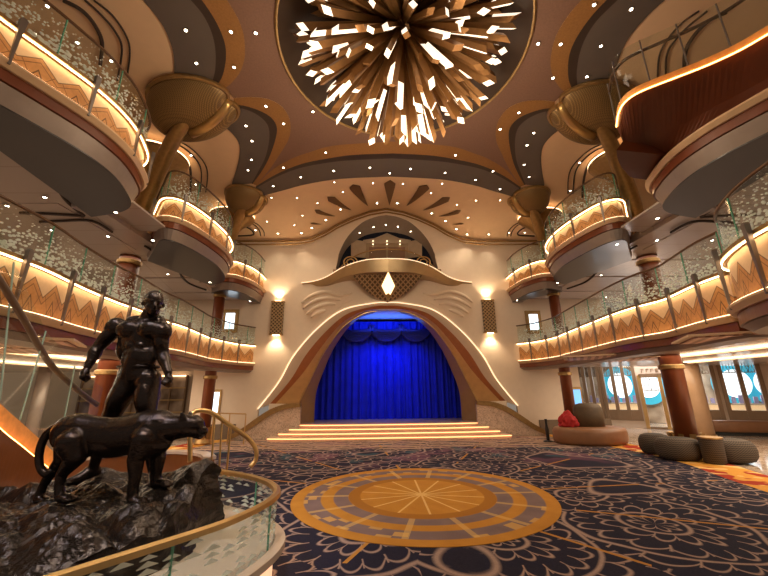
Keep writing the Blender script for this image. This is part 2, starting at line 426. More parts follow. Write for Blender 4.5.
# fill between the flared foot of the arch and the wing walls
for s_ in (-1, 1):
    d0, e0 = cD[0 if s_ < 0 else -1], cE[0 if s_ < 0 else -1]
    G().prism([d0, e0, (d0.x, d0.y, .45)], (0, .05, 0)).out('foot_panel', M_archbrown, pr)
for s_ in (-1, 1): G().prism([(s_*3.28, YW+.02, 0), (s_*4.42, YW+.02, 0), (s_*4.42, YW+.02, 1.20), (s_*3.28, YW+.02, 1.16)], (0, .1, 0)).out('foot_block', M_wall, pr)
# stage box
M_stageblk = P('stage_black', (.02, .02, .03), .8)
M_stagetop = P('stage_ceiling', (.5, .5, .6), .6)
tag(G().box((0, 15.75, .37), (9, 3.5, .2)).out('floor_stage', P('stage_floor', (.45, .33, .28), .35)), kind='structure')
tag(G().box((0, 15.8, 4.78), (8.9, 3.1, .1)).out('ceiling_stage', M_stagetop), kind='structure')
tag(G().box((0, 17.3, 2.6), (9.4, .1, 5.2)).out('wall_backstage', M_stageblk), kind='structure')
for s_ in (-1, 1): tag(G().box((s_*4.4, 15.8, 2.6), (.1, 3.1, 5.2)).out('wall_stage_side', M_stageblk), kind='structure')
# curtain
M_vel = P('blue_velvet', (.012, .025, .50), .75, var=.25, sc=3, spec=.2)
def drape(x0, x1, z0, z1, y, amp, wl, n, zf=None):
    vs = []; fs = []; m = 14
    for i in range(n+1):
        x = x0+(x1-x0)*i/n
        f = math.sin(2*PI*x/wl)+.5*math.sin(2*PI*x/wl*1.73+1.3)+.3*math.sin(x*41)
        for j in range(m+1):
            t = j/m; zb = z0; zt = z1 if zf is None else zf(x)
            vs.append((x, y+amp*f*(.55+.45*(1-t)), zb+(zt-zb)*t))
    for i in range(n):
        for j in range(m): a = i*(m+1)+j; fs.append((a, a+m+1, a+m+2, a+1))
    n0 = len(vs); vs += [(a, b+.03, c) for a, b, c in vs]; fs += [tuple(k+n0 for k in q)[::-1] for q in fs]
    return vs, fs
vs, fs = drape(-4.2, 4.2, .48, 4.6, 16.05, .055, .27, 520)
cu = link('stage_curtain', vs, fs, M_vel, smooth=True)
tag(cu, 'royal blue velvet stage curtain hanging in deep folds', 'curtain')
vv = G()
for k in range(5):                                       # swagged valance
    xc = -2.6+1.3*k
    for j in range(7):
        r0 = .1+.09*j
        pts = [(xc+.72*math.cos(PI*t/16), 15.93-.012*j, 4.40-(.25+.075*j)*math.sin(PI*t/16)*(1)) for t in range(17)]
        vv.tube(pts, .055, 6)
tag(vv.out('swagged_valance', P('dark_blue_velvet', (.008, .012, .16), .7), smooth=True), 'dark blue swagged valance across the top of the stage curtain', 'curtain valance')
# steps
M_step = P('step_stone', (.72, .50, .36), .35, var=.1)
st = thing('stage_steps', 'four broad stone steps with glowing edges up to the stage', 'steps')
for k in range(4):
    zt = .117*(k+1); yf = 13.0+.27*k; hw = 4.15-.30*k
    front = [(-hw+2*hw*i/40, yf+.20*abs(-1+2*i/40)**4, 0) for i in range(41)]
    pl = [(p[0], p[1], zt-.117) for p in front]+[(hw, 14.6, zt-.117), (-hw, 14.6, zt-.117)]
    o = G().prism(pl, (0, 0, .112)).out('step', M_step, st)
    lip = [Vector((p[0], p[1]-.012, zt-.028)) for p in front]
    G().tube(lip, .013, 5).out('light_strip', P('step_led', (1, .6, .3), .5, em=(1, .42, .16), es=2.6), o)
# marble wing walls beside the steps with their brass caps
for s_ in (-1, 1):
    w = thing('wing_wall', 'low onyx marble wing wall %s of the stage steps with curling brass cap' % ('left' if s_ < 0 else 'right'), 'wing wall', group=None)
    top = cat([(3.22, 13.9, 1.10), (3.8, 13.85, 1.02), (4.3, 13.75, .80), (4.72, 13.7, .52), (5.15, 13.65, .24), (5.6, 13.6, .04)], 6)
    top = [Vector((s_*p.x, p.y, p.z)) for p in top]
    vs = []; fs = []
    for p in top: vs += [p, (p.x, p.y, -.02), p+Vector((0, .16, 0)), (p.x, p.y+.16, -.02)]
    for i in range(len(top)-1):
        a = 4*i; b = a+4
        fs += [(a, a+1, b+1, b), (a+2, b+2, b+3, a+3), (a, b, b+2, a+2)]
    fs.append((0, 2, 3, 1))
    link('marble_panel', vs, fs, M_wing, w)
    g = G()
    for i in range(len(top)-1):
        a, b = top[i], top[i+1]; wa = .10+.10*math.sin(PI*i/len(top)); 
        g.prism([a+Vector((0, -.06, -.02)), b+Vector((0, -.06, -.02)), b+Vector((0, -.06, wa)), a+Vector((0, -.06, wa))], (0, .26, 0))
    g.out('brass_cap', M_bronzegold, w)
# ================================================================ UPPER BALCONY over the stage
nb = thing('stage_balcony', 'small bronze balcony over the stage arch with diamond lamp below', 'balcony')
edge_px = [(301.7, 283.3), (314, 281.5), (326, 277.4), (345.5, 266.5), (366, 260.4), (386.5, 259)]
dep = [14.05, 13.98, 13.8, 13.4, 13.1, 13.0]
L = [at(x, y, 1, d) for (x, y), d in zip(edge_px, dep)]; L[-1].x = 0
eL = cat(L, 8); E_ = eL+[Vector((-p.x, p.y, p.z)) for p in reversed(eL[:-1])]
n = len(E_); vs = []; fs = []
for i, p in enumerate(E_):
    h = .06+.42*math.sin(PI*i/(n-1))**1.2
    vs += [p, p+Vector((0, .10, -h)), Vector((p.x, YW+.02, p.z-.02)), Vector((p.x, YW+.02, p.z-h))]
for i in range(n-1):
    a = 4*i; b = a+4; fs += [(a, a+1, b+1, b), (a, b, b+2, a+2), (a+1, a+3, b+3, b+1)]
link('bronze_fascia', vs, fs, P('brushed_bronze', (.50, .36, .20), .35, .7, var=.2, sc=2), nb)
G().tube([p+Vector((0, -.01, .02)) for p in E_], .016, 5).out('light_strip', M_led_dim, nb)
# lattice panel under it
def lattice_mat(name, a, b, sc):
    s = NT(name); v = s.coord(); x, y, z = s.xyz(v)
    p = s.mth('ADD', s.mth('MULTIPLY', x, sc), s.mth('MULTIPLY', z, sc)); q = s.mth('SUBTRACT', s.mth('MULTIPLY', x, sc), s.mth('MULTIPLY', z, sc))
    k = s.mth('MAXIMUM', s.line(s.mth('FRACT', p), .5, .16, .05), s.line(s.mth('FRACT', q), .5, .16, .05))
    s.set(s.b, 'Base Color', s.mix(k, a, b)); s.set(s.b, 'Roughness', .45); s.set(s.b, 'Metallic', .4); return s.m
M_latt = lattice_mat('bronze_lattice', (.12, .07, .035), (.42, .27, .14), 5)
tl = [at(353, 275, 1, 13.45), at(363, 287, 1, 13.6), at(374, 296, 1, 13.8), at(388, 302, 1, 13.95)]
tri = cat([(p.x, p.y, p.z) for p in tl], 5); tri[-1].x = 0
rt = [Vector((-p.x, p.y, p.z)) for p in reversed(tri[:-1])]
topc = at(388, 271, 1, 13.3); tt = [Vector((tri[0].x*(1-2*t/10), 13.45-.15*math.sin(PI*t/10), tri[0].z+(topc.z-tri[0].z)*math.sin(PI*t/10))) for t in range(1, 10)]
G().prism([(p.x, p.y, p.z) for p in tri+rt]+[(p.x, p.y, p.z) for p in reversed(tt)], (0, .15, 0)).out('lattice_panel', M_latt, nb)
dl = [at(388.2, 272, 1, 13.15), at(394.8, 286, 1, 13.3), at(388.2, 299.5, 1, 13.5), at(381.6, 286, 1, 13.3)]
G().prism([p+Vector((0, -.03, 0)) for p in dl], (0, .1, 0)).out('diamond_lamp', P('diamond_glow', (1, .8, .5), .5, em=(1, .68, .36), es=2.0, var=.3, sc=9), nb)
cx = sum((p.x for p in dl))/4; cz = (dl[0].z+dl[2].z)/2
fr = [Vector((cx+(p.x-cx)*1.35, p.y-.02, cz+(p.z-cz)*1.12)) for p in dl]
G().prism(fr, (0, .1, 0)).out('diamond_frame', M_bronzegold, nb)
# cream plaster wings under the ledge: three stepped mouldings a side
for s_ in (-1, 1):
    wg = thing('wing_moulding', 'stepped cream plaster wing moulding under the %s end of stage balcony' % ('left' if s_ < 0 else 'right'), 'moulding')
    base = [at(x, y, 1, 14.06) for x, y in [(302, 284.5), (316, 284), (330, 280), (352, 272), (352, 300), (343, 304), (330, 313), (324, 318), (312, 317), (303, 309)]]
    G().prism([((p.x if s_ < 0 else -p.x), p.y, p.z) for p in base], (0, .04, 0)).out('backing', M_wall, wg)
    for k, cv in enumerate(([(301.5, 303), (311, 296), (325, 292), (341, 295), (352, 293)], [(303, 308.5), (314, 301.5), (327, 298), (341, 300)], [(306, 314), (316, 307.5), (327, 304), (336, 304.5)], [(311, 317.5), (319, 312.5), (326, 310.5)])):
        cc = cat([at(x, y, 1, 14.04) for x, y in cv], 6)
        G().tube([((p.x if s_ < 0 else -p.x), p.y, p.z) for p in cc], [.03+.055*math.sin(PI*(i+.5)/len(cc)) for i in range(len(cc))], 10).out('moulding_step', M_wall, wg, True)
# opening above the balcony
M_night = P('navy_drape', (.01, .012, .03), .8)
tag(G().box((0, 15.9, 7.4), (5, .1, 4)).out('wall_niche', M_night), kind='structure')
g = G(); vs = []; fs = []
for p in cN: vs += [p, Vector((p.x*.98, YW+.55, p.z-.52*(1-(p.x/2.1)**2)))]
for i in range(len(cN)-1): fs.append((2*i, 2*i+1, 2*i+3, 2*i+2))
tag(link('ceiling_niche', vs, fs, P('niche_grey', (.30, .24, .20), .6), smooth=True), kind='structure')
tag(G().box((0, 14.75, 6.32), (4.4, 1.6, .08)).out('floor_niche', M_archbrown), kind='structure')
kb = thing('organ_cabinet', 'pale bronze winged cabinet standing in the opening above the balcony', 'cabinet', (0, 0, 0))
def q4(name, pts, mat, par, d=(0, .06, 0)): return G().prism([at(x, y, 1, dd) for x, y, dd in pts], d).out(name, mat, par)
M_pale = P('pale_bronze', (.42, .31, .20), .35, .5); M_champ = P('champagne_panel', (.52, .40, .28), .4, .2, em=(1, .7, .4), es=.0)
q4('centre_panel', [(366, 240, 15.0), (408, 240, 15.0), (408, 262, 15.0), (366, 262, 15.0)], M_pale, kb)
q4('pediment', [(363, 240, 14.95), (375, 238, 14.95), (387, 233, 14.95), (399, 238, 14.95), (411, 240, 14.95), (411, 243, 14.95), (363, 243, 14.95)], M_champ, kb)
q4('side_panel', [(351, 239, 14.6), (366, 241.5, 15.0), (366, 258, 15.0), (351, 256, 14.6)], M_champ, kb)
q4('side_panel', [(422, 239, 14.6), (408, 241.5, 15.0), (408, 258, 15.0), (422, 256, 14.6)], M_champ, kb)
q4('door_panel', [(369, 247, 14.9), (386, 247, 14.9), (386, 262, 14.9), (369, 262, 14.9)], P('rosy_door', (.30, .17, .11), .4), kb, (0, .04, 0))
q4('door_panel', [(388, 247, 14.9), (405, 247, 14.9), (405, 262, 14.9), (388, 262, 14.9)], P('rosy_door', (.30, .17, .11), .4), kb, (0, .04, 0))
for x in (373, 387, 400):
    for y in (241.2, 244.4):
        b = G(); b.lathe([(.022, 0), (.022, .02)], 10, at(x, y, 1, 14.88)); b.out('lamp', P('small_lamp', (1, .9, .7), .5, em=(1, .8, .5), es=5), kb)
rl = thing('balcony_railing', 'curved glass railing with round brass ornaments on the stage balcony', 'railing')
rp = [(336, 272, 13.7), (345, 263, 13.55), (356, 255.5, 13.4), (371, 250.5, 13.2), (387, 249, 13.15)]
rr = cat([at(x, y, 1, d) for x, y, d in rp], 6); rr[-1].x = 0; rr = rr+[Vector((-p.x, p.y, p.z)) for p in reversed(rr[:-1])]
G().tube(rr, .022, 6).out('top_rail', M_bronzegold, rl)
vs = []; fs = []
for p in rr:
    i0 = interp(p.x, [q.x for q in E_], [q.z for q in E_]); vs += [p, Vector((p.x, p.y, i0-.02))]
for i in range(len(rr)-1): fs.append((2*i, 2*i+1, 2*i+3, 2*i+2))
link('glass_panel', vs, fs, M_glass, rl)
for x, y in ((350.5, 262), (423.5, 262)):
    c = at(x, y, 1, 13.35); g = G()
    for r_ in (.26, .14): g.tube([c+Vector((r_*math.cos(t*PI/12), 0, r_*math.sin(t*PI/12)*.85)) for t in range(24)], .025, 6, closed=True)
    g.out('round_ornament', M_gold, rl)
# wall sconces
for s_, (x, y) in ((-1, (277.2, 318)), (1, (488.8, 316.2))):
    c = at(x, y, 1, YW-.08); cz = 4.45
    sc_ = thing('wall_sconce', 'tall woven bronze wall lamp %s of the stage arch' % ('left' if s_ < 0 else 'right'), 'wall lamp')
    G().box((c.x, YW-.10, c.z), (.46, .16, 1.22)).out('woven_shade', lattice_mat('sconce_weave%d' % s_, (.10, .06, .03), (.46, .32, .17), 7), sc_)
    for dz in (-.64, .64): G().box((c.x, YW-.09, c.z+dz), (.5, .17, .05)).out('end_cap', M_bronzegold, sc_)
    for dz, rx in ((.70, PI), (-.70, 0)):
        G().box((c.x, YW-.09, c.z+dz*.962), (.24, .10, .012)).out('lens', M_led, sc_)
        l = bpy.data.lights.new('sconce_light', 'SPOT'); l.energy = 55; l.color = (1, .74, .46); l.spot_size = 1.9; l.spot_blend = .8; l.shadow_soft_size = .05
        lo = bpy.data.objects.new('sconce_light', l); COL.objects.link(lo); lo.location = (c.x, YW-.17, c.z+dz*1.03); lo.rotation_euler = (rx+(.12 if dz < 0 else -.12), 0, 0)
# cornice at the top of the stage wall
g = G()
cx_ = [Vector((x, YW-.02, prof(x)-.06)) for x in np.linspace(-8.7, 8.7, 160)]
g.tube(cx_, .05, 6); tag(g.out('trim_1', M_bronzegold), kind='structure')
g = G(); g.tube([p+Vector((0, -.07, -.17)) for p in cx_], .035, 6); tag(g.out('trim_2', M_bronzegold), kind='structure')
# ================================================================ CEILING
DC = (.07, 5.75); DR = 2.48
g = G()
NX_, NY_ = 96, 88
def gx(i): return -10+20*i/NX_
def gy(j): return -3+17.1*j/NY_
vs = [(gx(i), gy(j), Zc(gx(i), gy(j))+.012) for i in range(NX_+1) for j in range(NY_+1)]
fs = []
for i in range(NX_):
    for j in range(NY_):
        cxy = (gx(i+.5)-DC[0], gy(j+.5)-DC[1])
        if math.hypot(*cxy) < DR+.15: continue
        a = i*(NY_+1)+j; fs.append((a, a+1, a+NY_+2, a+NY_+1))
tag(link('ceiling', vs, fs, M_ceil_cream, smooth=True), kind='structure')
# painted bands, traced on the left half and mirrored
def mirrored_loop(L_):
    return L_
ext = lambda pts, yc: pts               # noqa
B1_or = [(-3.88, 6.69), (-3.72, 6.59), (-3.41, 6.29), (-3.2, 5.97), (-3.09, 5.69), (-3.01, 5.34), (-3.03, 5.0), (-3.12, 4.7), (-3.3, 4.3), (-3.6, 3.9), (-3.95, 3.6)]
B1_do = [(-4.05, 6.72), (-4.01, 6.62), (-3.78, 6.34), (-3.56, 5.94), (-3.45, 5.61), (-3.43, 5.28), (-3.47, 4.98), (-3.56, 4.7), (-3.75, 4.35), (-4.0, 4.0), (-4.25, 3.7)]
B1_gd = [(-4.2, 6.75), (-4.11, 6.57), (-3.89, 6.21), (-3.7, 5.77), (-3.61, 5.39), (-3.62, 5.04), (-3.73, 4.75), (-3.85, 4.5), (-4.05, 4.2), (-4.3, 3.95), (-4.5, 3.7)]
B1_cg = [(-5.1, 6.8), (-4.89, 6.46), (-4.68, 6.09), (-4.53, 5.71), (-4.46, 5.33), (-4.49, 5.03), (-4.57, 4.75), (-4.7, 4.5), (-4.9, 4.25), (-5.1, 4.0), (-5.3, 3.8)]
B2_or = [(-3.79, 6.99), (-3.4, 6.95), (-2.99, 7.01), (-2.72, 7.26), (-2.65, 7.72), (-2.81, 8.34), (-3.18, 8.96), (-3.71, 9.76), (-4.43, 10.7)]
B2_do = [(-3.87, 7.19), (-3.61, 7.22), (-3.28, 7.39), (-3.08, 7.62), (-3.04, 7.96), (-3.23, 8.49), (-3.63, 9.29), (-4.04, 9.95), (-4.52, 10.62)]
B2_gd = [(-3.9, 7.28), (-3.65, 7.32), (-3.4, 7.51), (-3.26, 7.79), (-3.28, 8.13), (-3.45, 8.65), (-3.74, 9.29), (-4.2, 10.05), (-4.55, 10.6)]
B2_cg = [(-4.7, 7.5), (-4.41, 7.9), (-4.28, 8.18), (-4.24, 8.58), (-4.39, 9.07), (-4.73, 9.77), (-5.14, 10.52), (-5.2, 10.7)]
A_ro = [(-4.43, 10.7), (-3.65, 9.82), (-2.92, 9.25), (-2.39, 8.97), (-1.6, 8.65), (0, 8.47)]
A_od = [(-4.45, 10.76), (-3.6, 10.06), (-2.72, 9.52), (-1.85, 9.23), (-1.1, 9.06), (0, 8.98)]
A_dg = [(-4.47, 10.86), (-3.62, 10.2), (-2.8, 9.72), (-1.84, 9.42), (-1.1, 9.3), (0, 9.21)]
A_gc = [(-4.6, 11.6), (-4.37, 11.37), (-3.54, 10.98), (-2.75, 10.62), (-1.6, 10.3), (0, 10.16)]
zz = [8.185, 8.18, 8.175]
def c2(pts, n=40): return resample(cat([(p[0], p[1], 0) for p in pts], 8), n)
def full(A):
    h = c2(A, 30); h[-1].x = 0
    return h+[Vector((-p.x, p.y, 0)) for p in reversed(h[:-1])]
def strip(c1, c_2, name, mat, z, mir=False):
    gg = G()
    for sgn in ((1, -1) if mir else (1,)):
        vs = []; fs = []
        for p, q in zip(c1, c_2): 
            for k in range(5):
                r = p.lerp(q, k/4); vs.append((sgn*r.x, r.y, Zc(r.x, r.y)-z))
        for i in range(len(c1)-1):
            for k in range(4): a = i*5+k; fs.append((a, a+1, a+6, a+5))
        n0 = len(vs); vs += [(a, b, c+.02) for a, b, c in vs]; fs += [tuple(k+n0 for k in q)[::-1] for q in fs]
        gg.add(vs, fs)
    return tag(gg.out(name, mat), kind='structure')
# rose centre field round the dish
loopL = c2(B1_or, 30)[::-1]+c2(B2_or, 40)
loopL = [Vector((-3.95, 3.6, 0))]+loopL
near = [Vector((-3.95+7.9*i/12, 3.6-(1.4*math.sin(PI*i/12)), 0)) for i in range(12, -1, -1)]
arcf = full(A_ro)
loop = loopL+arcf[1:-1]+[Vector((-p.x, p.y, 0)) for p in reversed(loopL)]+near[1:-1]
vs = []; fs = []; N = len(loop)
for p in loop:
    a = math.atan2(p.y-DC[1], p.x-DC[0]); vs.append((p.x, p.y, Zc(p.x, p.y)-.004)); vs.append((DC[0]+DR*math.cos(a), DC[1]+DR*math.sin(a), 8.196))
for i in range(N): j = (i+1) % N; fs.append((2*i, 2*i+1, 2*j+1, 2*j))
tag(link('ceiling_rose_field', vs, fs, M_rose), kind='structure')
strip(c2(B1_or), c2(B1_do), 'ceiling_band', M_orange, .008, True); strip(c2(B1_do), c2(B1_gd), 'ceiling_band', M_dark, .010, True); strip(c2(B1_gd), c2(B1_cg), 'ceiling_band', M_grey, .008, True)
strip(c2(B2_or), c2(B2_do), 'ceiling_band', M_orange, .008, True); strip(c2(B2_do), c2(B2_gd), 'ceiling_band', M_dark, .010, True); strip(c2(B2_gd), c2(B2_cg), 'ceiling_band', M_grey, .008, True)
strip(arcf, full(A_od), 'ceiling_band', M_orange, .009); strip(full(A_od), full(A_dg), 'ceiling_band', M_dark, .011); strip(full(A_dg), full(A_gc), 'ceiling_band', M_grey, .009)
# dark inlay lines of the side bays
gg = G()
LN = [([(-5.93, 4.83), (-5.74, 5.0), (-5.71, 5.28), (-5.83, 5.63), (-6.22, 6.13)], .035), ([(-5.55, 4.82), (-5.45, 5.09), (-5.42, 5.41), (-5.54, 5.77), (-6.13, 6.52)], .02), ([(-5.4, 4.82), (-5.26, 5.08), (-5.27, 5.48), (-5.43, 5.84), (-5.85, 6.41)], .018),
      ([(-6.6, 8.6), (-6.17, 8.91), (-6.02, 9.22), (-6.13, 9.76), (-6.5, 10.59), (-6.92, 11.39)], .035), ([(-6.2, 8.5), (-5.85, 8.8), (-5.75, 9.41), (-5.92, 10.06), (-6.46, 11.15)], .02), ([(-6.0, 8.4), (-5.68, 8.75), (-5.58, 9.41), (-5.74, 10.08), (-6.27, 11.15)], .018)]
for pts, r_ in LN:
    for s_ in (1, -1): gg.tube([(s_*p.x, p.y, Zc(p.x, p.y)-.004) for p in cat([(a, b, 0) for a, b in pts], 6)], r_, 6)
for px, r_ in (([(228, 226), (239, 225), (250, 229), (253, 234.8), (236, 236)], .03), ([(230, 222), (250, 223), (258.4, 229), (260.7, 236)], .018), ([(234, 219), (254, 222.5), (263, 230), (264.4, 236)], .016)):
    pp = [ons(x, y, .004) for x, y in px]
    for s_ in (1, -1): gg.tube([(s_*p.x, p.y, p.z) for p in cat(pp, 5)], r_, 6)
tag(gg.out('trim_3', M_dark), kind='structure')
# dish
g = G(); prf = [(DR, 8.19), (DR-.02, 8.24), (DR-.35, 8.55), (DR-.9, 8.85), (.9, 9.0), (.02, 9.02)]
g.lathe(prf, 64, (DC[0], DC[1], 0), cap=False); tag(g.out('ceiling_dish', P('dish_brown', (.05, .024, .01), .5, .2), smooth=True), kind='structure')
g = G().tube([(DC[0]+DR*math.cos(a), DC[1]+DR*math.sin(a), 8.185) for a in np.linspace(0, 2*PI, 64, endpoint=False)], .03, 6, closed=True)
tag(g.out('trim_4', M_bronzegold), kind='structure')
# kites of the sunburst
KT = [[(388, 180), (382.9, 183.7), (387.6, 204.7), (395, 183.7)], [(352.8, 184.6), (349.5, 188), (368, 205.6), (360, 186)],
      [(327.3, 197), (328.2, 200.7), (351.6, 210), (334.6, 197)], [(314.6, 210), (316.4, 213), (335.5, 216), (319, 210)], [(310, 223.3), (312, 224), (322, 224.4), (313.7, 222.9)]]
nm = ['centre kite', 'second kite', 'third kite', 'fourth kite', 'smallest kite']
for i, k in enumerate(KT):
    for s_ in ((1,) if i == 0 else (1, -1)):
        pts = [ons(x, y, .012) for x, y in k]
        if i == 0:
            c0 = pts[0].x; pts = [Vector((p.x-c0 if j in (0, 2) else (-.19 if j == 1 else .19), p.y, p.z)) for j, p in enumerate(pts)]
        pts = [Vector((s_*p.x, p.y, p.z)) for p in pts]
        kv = []; kf = []
        for a in range(13):
            for b in range(13):
                u_, v_ = a/12, b/12; q = pts[0]*(1-u_)*(1-v_)+pts[1]*u_*(1-v_)+pts[2]*u_*v_+pts[3]*(1-u_)*v_
                kv.append((q.x, q.y, Zc(q.x, q.y)-.03))
        for a in range(12):
            for b in range(12): kf.append((a*13+b, a*13+b+1, a*13+b+14, a*13+b+13))
        kf += [tuple(k2+169 for k2 in q)[::-1] for q in kf]; kv += [(a, b, c+.03) for a, b, c in kv]
        o = link('ceiling_kite', kv, kf, M_brown)
        tag(o, 'brown kite-shaped ceiling inlay, ' + ('longest and central in the sunburst' if i == 0 else '%s %s of the centre of the sunburst' % (['', 'first', 'second', 'third', 'fourth and smallest'][i], 'left' if s_ > 0 else 'right')), 'ceiling inlay', 'kites of the ceiling sunburst')
# ---- downlights
ring_me = lens_me = None
def downlight(p, label, group, s=1.0):
    global ring_me, lens_me
    if ring_me is None:
        a = G().lathe([(.045, 0), (.075, -.004), (.075, .008), (.045, .008)], 16).out('ring', M_ring); b = G().lathe([(.046, -.001), (.046, .006)], 14).out('lens', M_bulb)
        ring_me, lens_me = a.data, b.data; bpy.data.objects.remove(a); bpy.data.objects.remove(b)
    o = thing('downlight', label, 'downlight', (p.x, p.y, p.z-.012), group); s *= .72; o.scale = (s, s, s)
    for nm_, me in (('ring', ring_me), ('lens', lens_me)):
        c = bpy.data.objects.new(nm_, me); COL.objects.link(c); c.parent = o
    return o
DLS = {
 'rose': [(255.8, 32.8), (312.9, 111.5), (538, 43.4), (500, 129), (325.8, 152.3), (455.5, 155), (231, 31.5), (234, 67), (266, 106), (283.7, 123.5), (283.5, 167.3), (560.5, 44), (553, 77.7), (594, 4.4), (518.8, 112.5), (493, 171)],
 'grey': [(186, 30), (196.5, 63), (246, 125.5), (252, 140.7), (251.4, 159.5), (248, 170), (300.8, 177), (273.3, 186), (600.8, 45.8), (586.8, 76.4), (631, 9), (533.7, 132.7), (527, 145), (524, 164.5), (529, 176.8), (370, 167.5), (389.7, 173), (410.6, 168.6), (333.7, 170.6), (445, 172.6), (475.5, 179.7), (500, 189)],
 'cream': [(334.4, 182), (373, 183), (403, 183.5), (442, 183.4), (343, 191.8), (431, 193), (317.5, 202.7), (475.9, 200.3), (500, 200), (456.8, 204.5), (467.9, 217.4), (271.5, 197.4), (297, 197.8), (317.4, 202.9), (302.5, 215.3), (267, 221.3), (294.4, 225)],
 'stage': [(377, 203), (397.3, 203), (340.6, 209.2), (431.6, 213.2), (325.9, 219.8), (445.3, 220.8), (311.8, 227.7), (301.4, 233), (277.9, 233.3), (456.4, 229), (467, 234.2), (488.8, 234.2)],
 'bay': [(47.5, 5.8), (35, 33), (77.6, 42.4), (111.4, 60.7), (195.7, 184.3), (191, 155), (178.5, 165.2), (239.2, 230), (255.6, 230), (509, 232.4), (524.7, 232.4), (570.3, 190.5), (579.4, 162.4)],
}
LBL = {'rose': ('small round downlight in the rose or orange ceiling round the chandelier', 'downlights in the rose ceiling'), 'grey': ('small round downlight in a grey curved ceiling band', 'downlights in the grey ceiling bands'),
       'cream': ('faint round downlight in the cream ceiling of the sunburst', 'faint downlights in the sunburst ceiling'), 'stage': ('bright round downlight in the row following the stage wall cornice', 'downlights along the stage wall cornice'),
       'bay': ('round downlight in the top ceiling over the side galleries', 'downlights over the top galleries')}
spots = []
for k, pts in DLS.items():
    for i, (x, y) in enumerate(pts):
        p = ons(x, y, .012); downlight(p, LBL[k][0], LBL[k][1], {'cream': .6, 'stage': 1.0}.get(k, .8))
        if k == 'stage' or (i % 2 == 0): spots.append((p, k))
for x, y in [(346.7, 225.5), (359.6, 226.5), (373.5, 225), (385.7, 223), (398, 225.2), (410.6, 226.7)][1:]:
    p = at(x, y, 1, YW+.3)
    downlight(Vector((p.x, p.y, interp(p.x, xn, zn)-.52*.55*(1-(p.x/2.1)**2)-.03)), 'round downlight in the vaulted niche above the stage balcony', 'downlights in the niche', .8)
for p, k in spots:
    l = bpy.data.lights.new('downlight_beam', 'SPOT'); l.energy = 34 if k != 'stage' else 40; l.color = (1, .80, .56); l.spot_size = 1.5; l.spot_blend = .9; l.shadow_soft_size = .06
    o = bpy.data.objects.new('downlight_beam', l); COL.objects.link(o); o.location = (p.x, p.y, p.z-.06)
# ================================================================ CHANDELIER
ch = thing('chandelier', 'huge brass chandelier of radiating square rods with glowing white tips', 'chandelier', (DC[0], DC[1], 8.9))
M_rod = P('chandelier_brass', (.26, .125, .04), .42, .6, var=.35)
M_glow = P('chandelier_glow', (1, .9, .75), .5, em=(1, .80, .60), es=1.2)
rest = G(); cnt = 0; rods = []
k = 0; GA = PI*(3-math.sqrt(5)); NR = 250
for k in range(NR):
    t = (k+.5)/NR; zc = -(1-t)*.97-.02       # from straight down to almost flat
    zc = -1+.93*t
    rr_ = math.sqrt(1-zc*zc); a = k*GA
    rods.append((Vector((rr_*math.cos(a), rr_*math.sin(a), zc)), k))
O = Vector((0, 0, .05))
rods.sort(key=lambda q: (q[0].y*.6+q[0].z))          # the near-facing, low ones first
for idx, (d, k) in enumerate(rods):
    jit = Vector((random.uniform(-1, 1), random.uniform(-1, 1), random.uniform(-1, 1)))*.08; d = (d+jit).normalized()
    if d.z > -.08: d.z = -.08
    d.normalize()
    Rr = 1/math.sqrt((d.x**2+d.y**2)/2.25**2+(d.z**2)/2.52**2)
    Rr *= random.uniform(.78, 1.0)
    if Rr*d.z < -2.45: Rr = 2.45/-d.z
    w = random.uniform(.08, .125)
    r0_ = .35 if d.z < -.5 else .5
    up = Vector((0, 0, 1)) if abs(d.z) < .95 else Vector((1, 0, 0))
    u = d.cross(up).normalized(); v = d.cross(u); th = random.uniform(0, PI/2); u, v = u*math.cos(th)+v*math.sin(th), v*math.cos(th)-u*math.sin(th)
    if random.random() < .5: u, v = -u, -v
    gg = rest if idx >= 100 else G()
    def ringp(dist, sl=0): return [O+d*(dist+sl*(a+b))+u*a*w/2+v*b*w/2 for a, b in ((-1, -1), (1, -1), (1, 1), (-1, 1))]
    A = ringp(r0_); L_ = random.uniform(.2, .9)
    Bq = ringp(Rr-L_); Cq = ringp(Rr, .05)
    vs = A+Bq+Cq; fb = [(j, (j+1) % 4, 4+(j+1) % 4, 4+j) for j in range(4)]+[(3, 2, 1, 0)]
    gg.cur = 0; gg.add(vs, fb+[(4+j, 4+(j+1) % 4, 8+(j+1) % 4, 8+j) for j in (0, 1, 3)] if False else fb+[(4+j, 4+(j+1) % 4, 8+(j+1) % 4, 8+j) for j in (0, 1, 3)])
    gg.cur = 1; fc = [(8, 9, 10, 11)]
    if random.random() < .35:
        gg.cur = 0; gg.add(vs, fc); gg.cur = 1; fc = []
    if random.random() < .66: fc.append((6, 7, 11, 10))
    else:
        gg.cur = 0; gg.add(vs, [(6, 7, 11, 10)]); gg.cur = 1
    if fc: gg.add(vs, fc)
    if idx < 100: gg.out('rod', [M_rod, M_glow], ch)
tag(rest.out('upper_rods', [M_rod, M_glow], ch), kind='stuff')
G().lathe([(.02, .12), (.5, .12), (.6, .0), (.5, -.35), (.2, -.5), (.02, -.5)], 24, cap=False).out('hub', M_rod, ch)
for a in range(6):
    l = bpy.data.lights.new('chandelier_glow', 'POINT'); l.energy = 38; l.color = (1, .78, .52); l.shadow_soft_size = .3
    o = bpy.data.objects.new('chandelier_glow', l); COL.objects.link(o); o.location = (DC[0]+1.5*math.cos(a*PI/3), DC[1]+1.5*math.sin(a*PI/3), 6.5)
l = bpy.data.lights.new('chandelier_glow', 'POINT'); l.energy = 120; l.color = (1, .80, .56); l.shadow_soft_size = .4
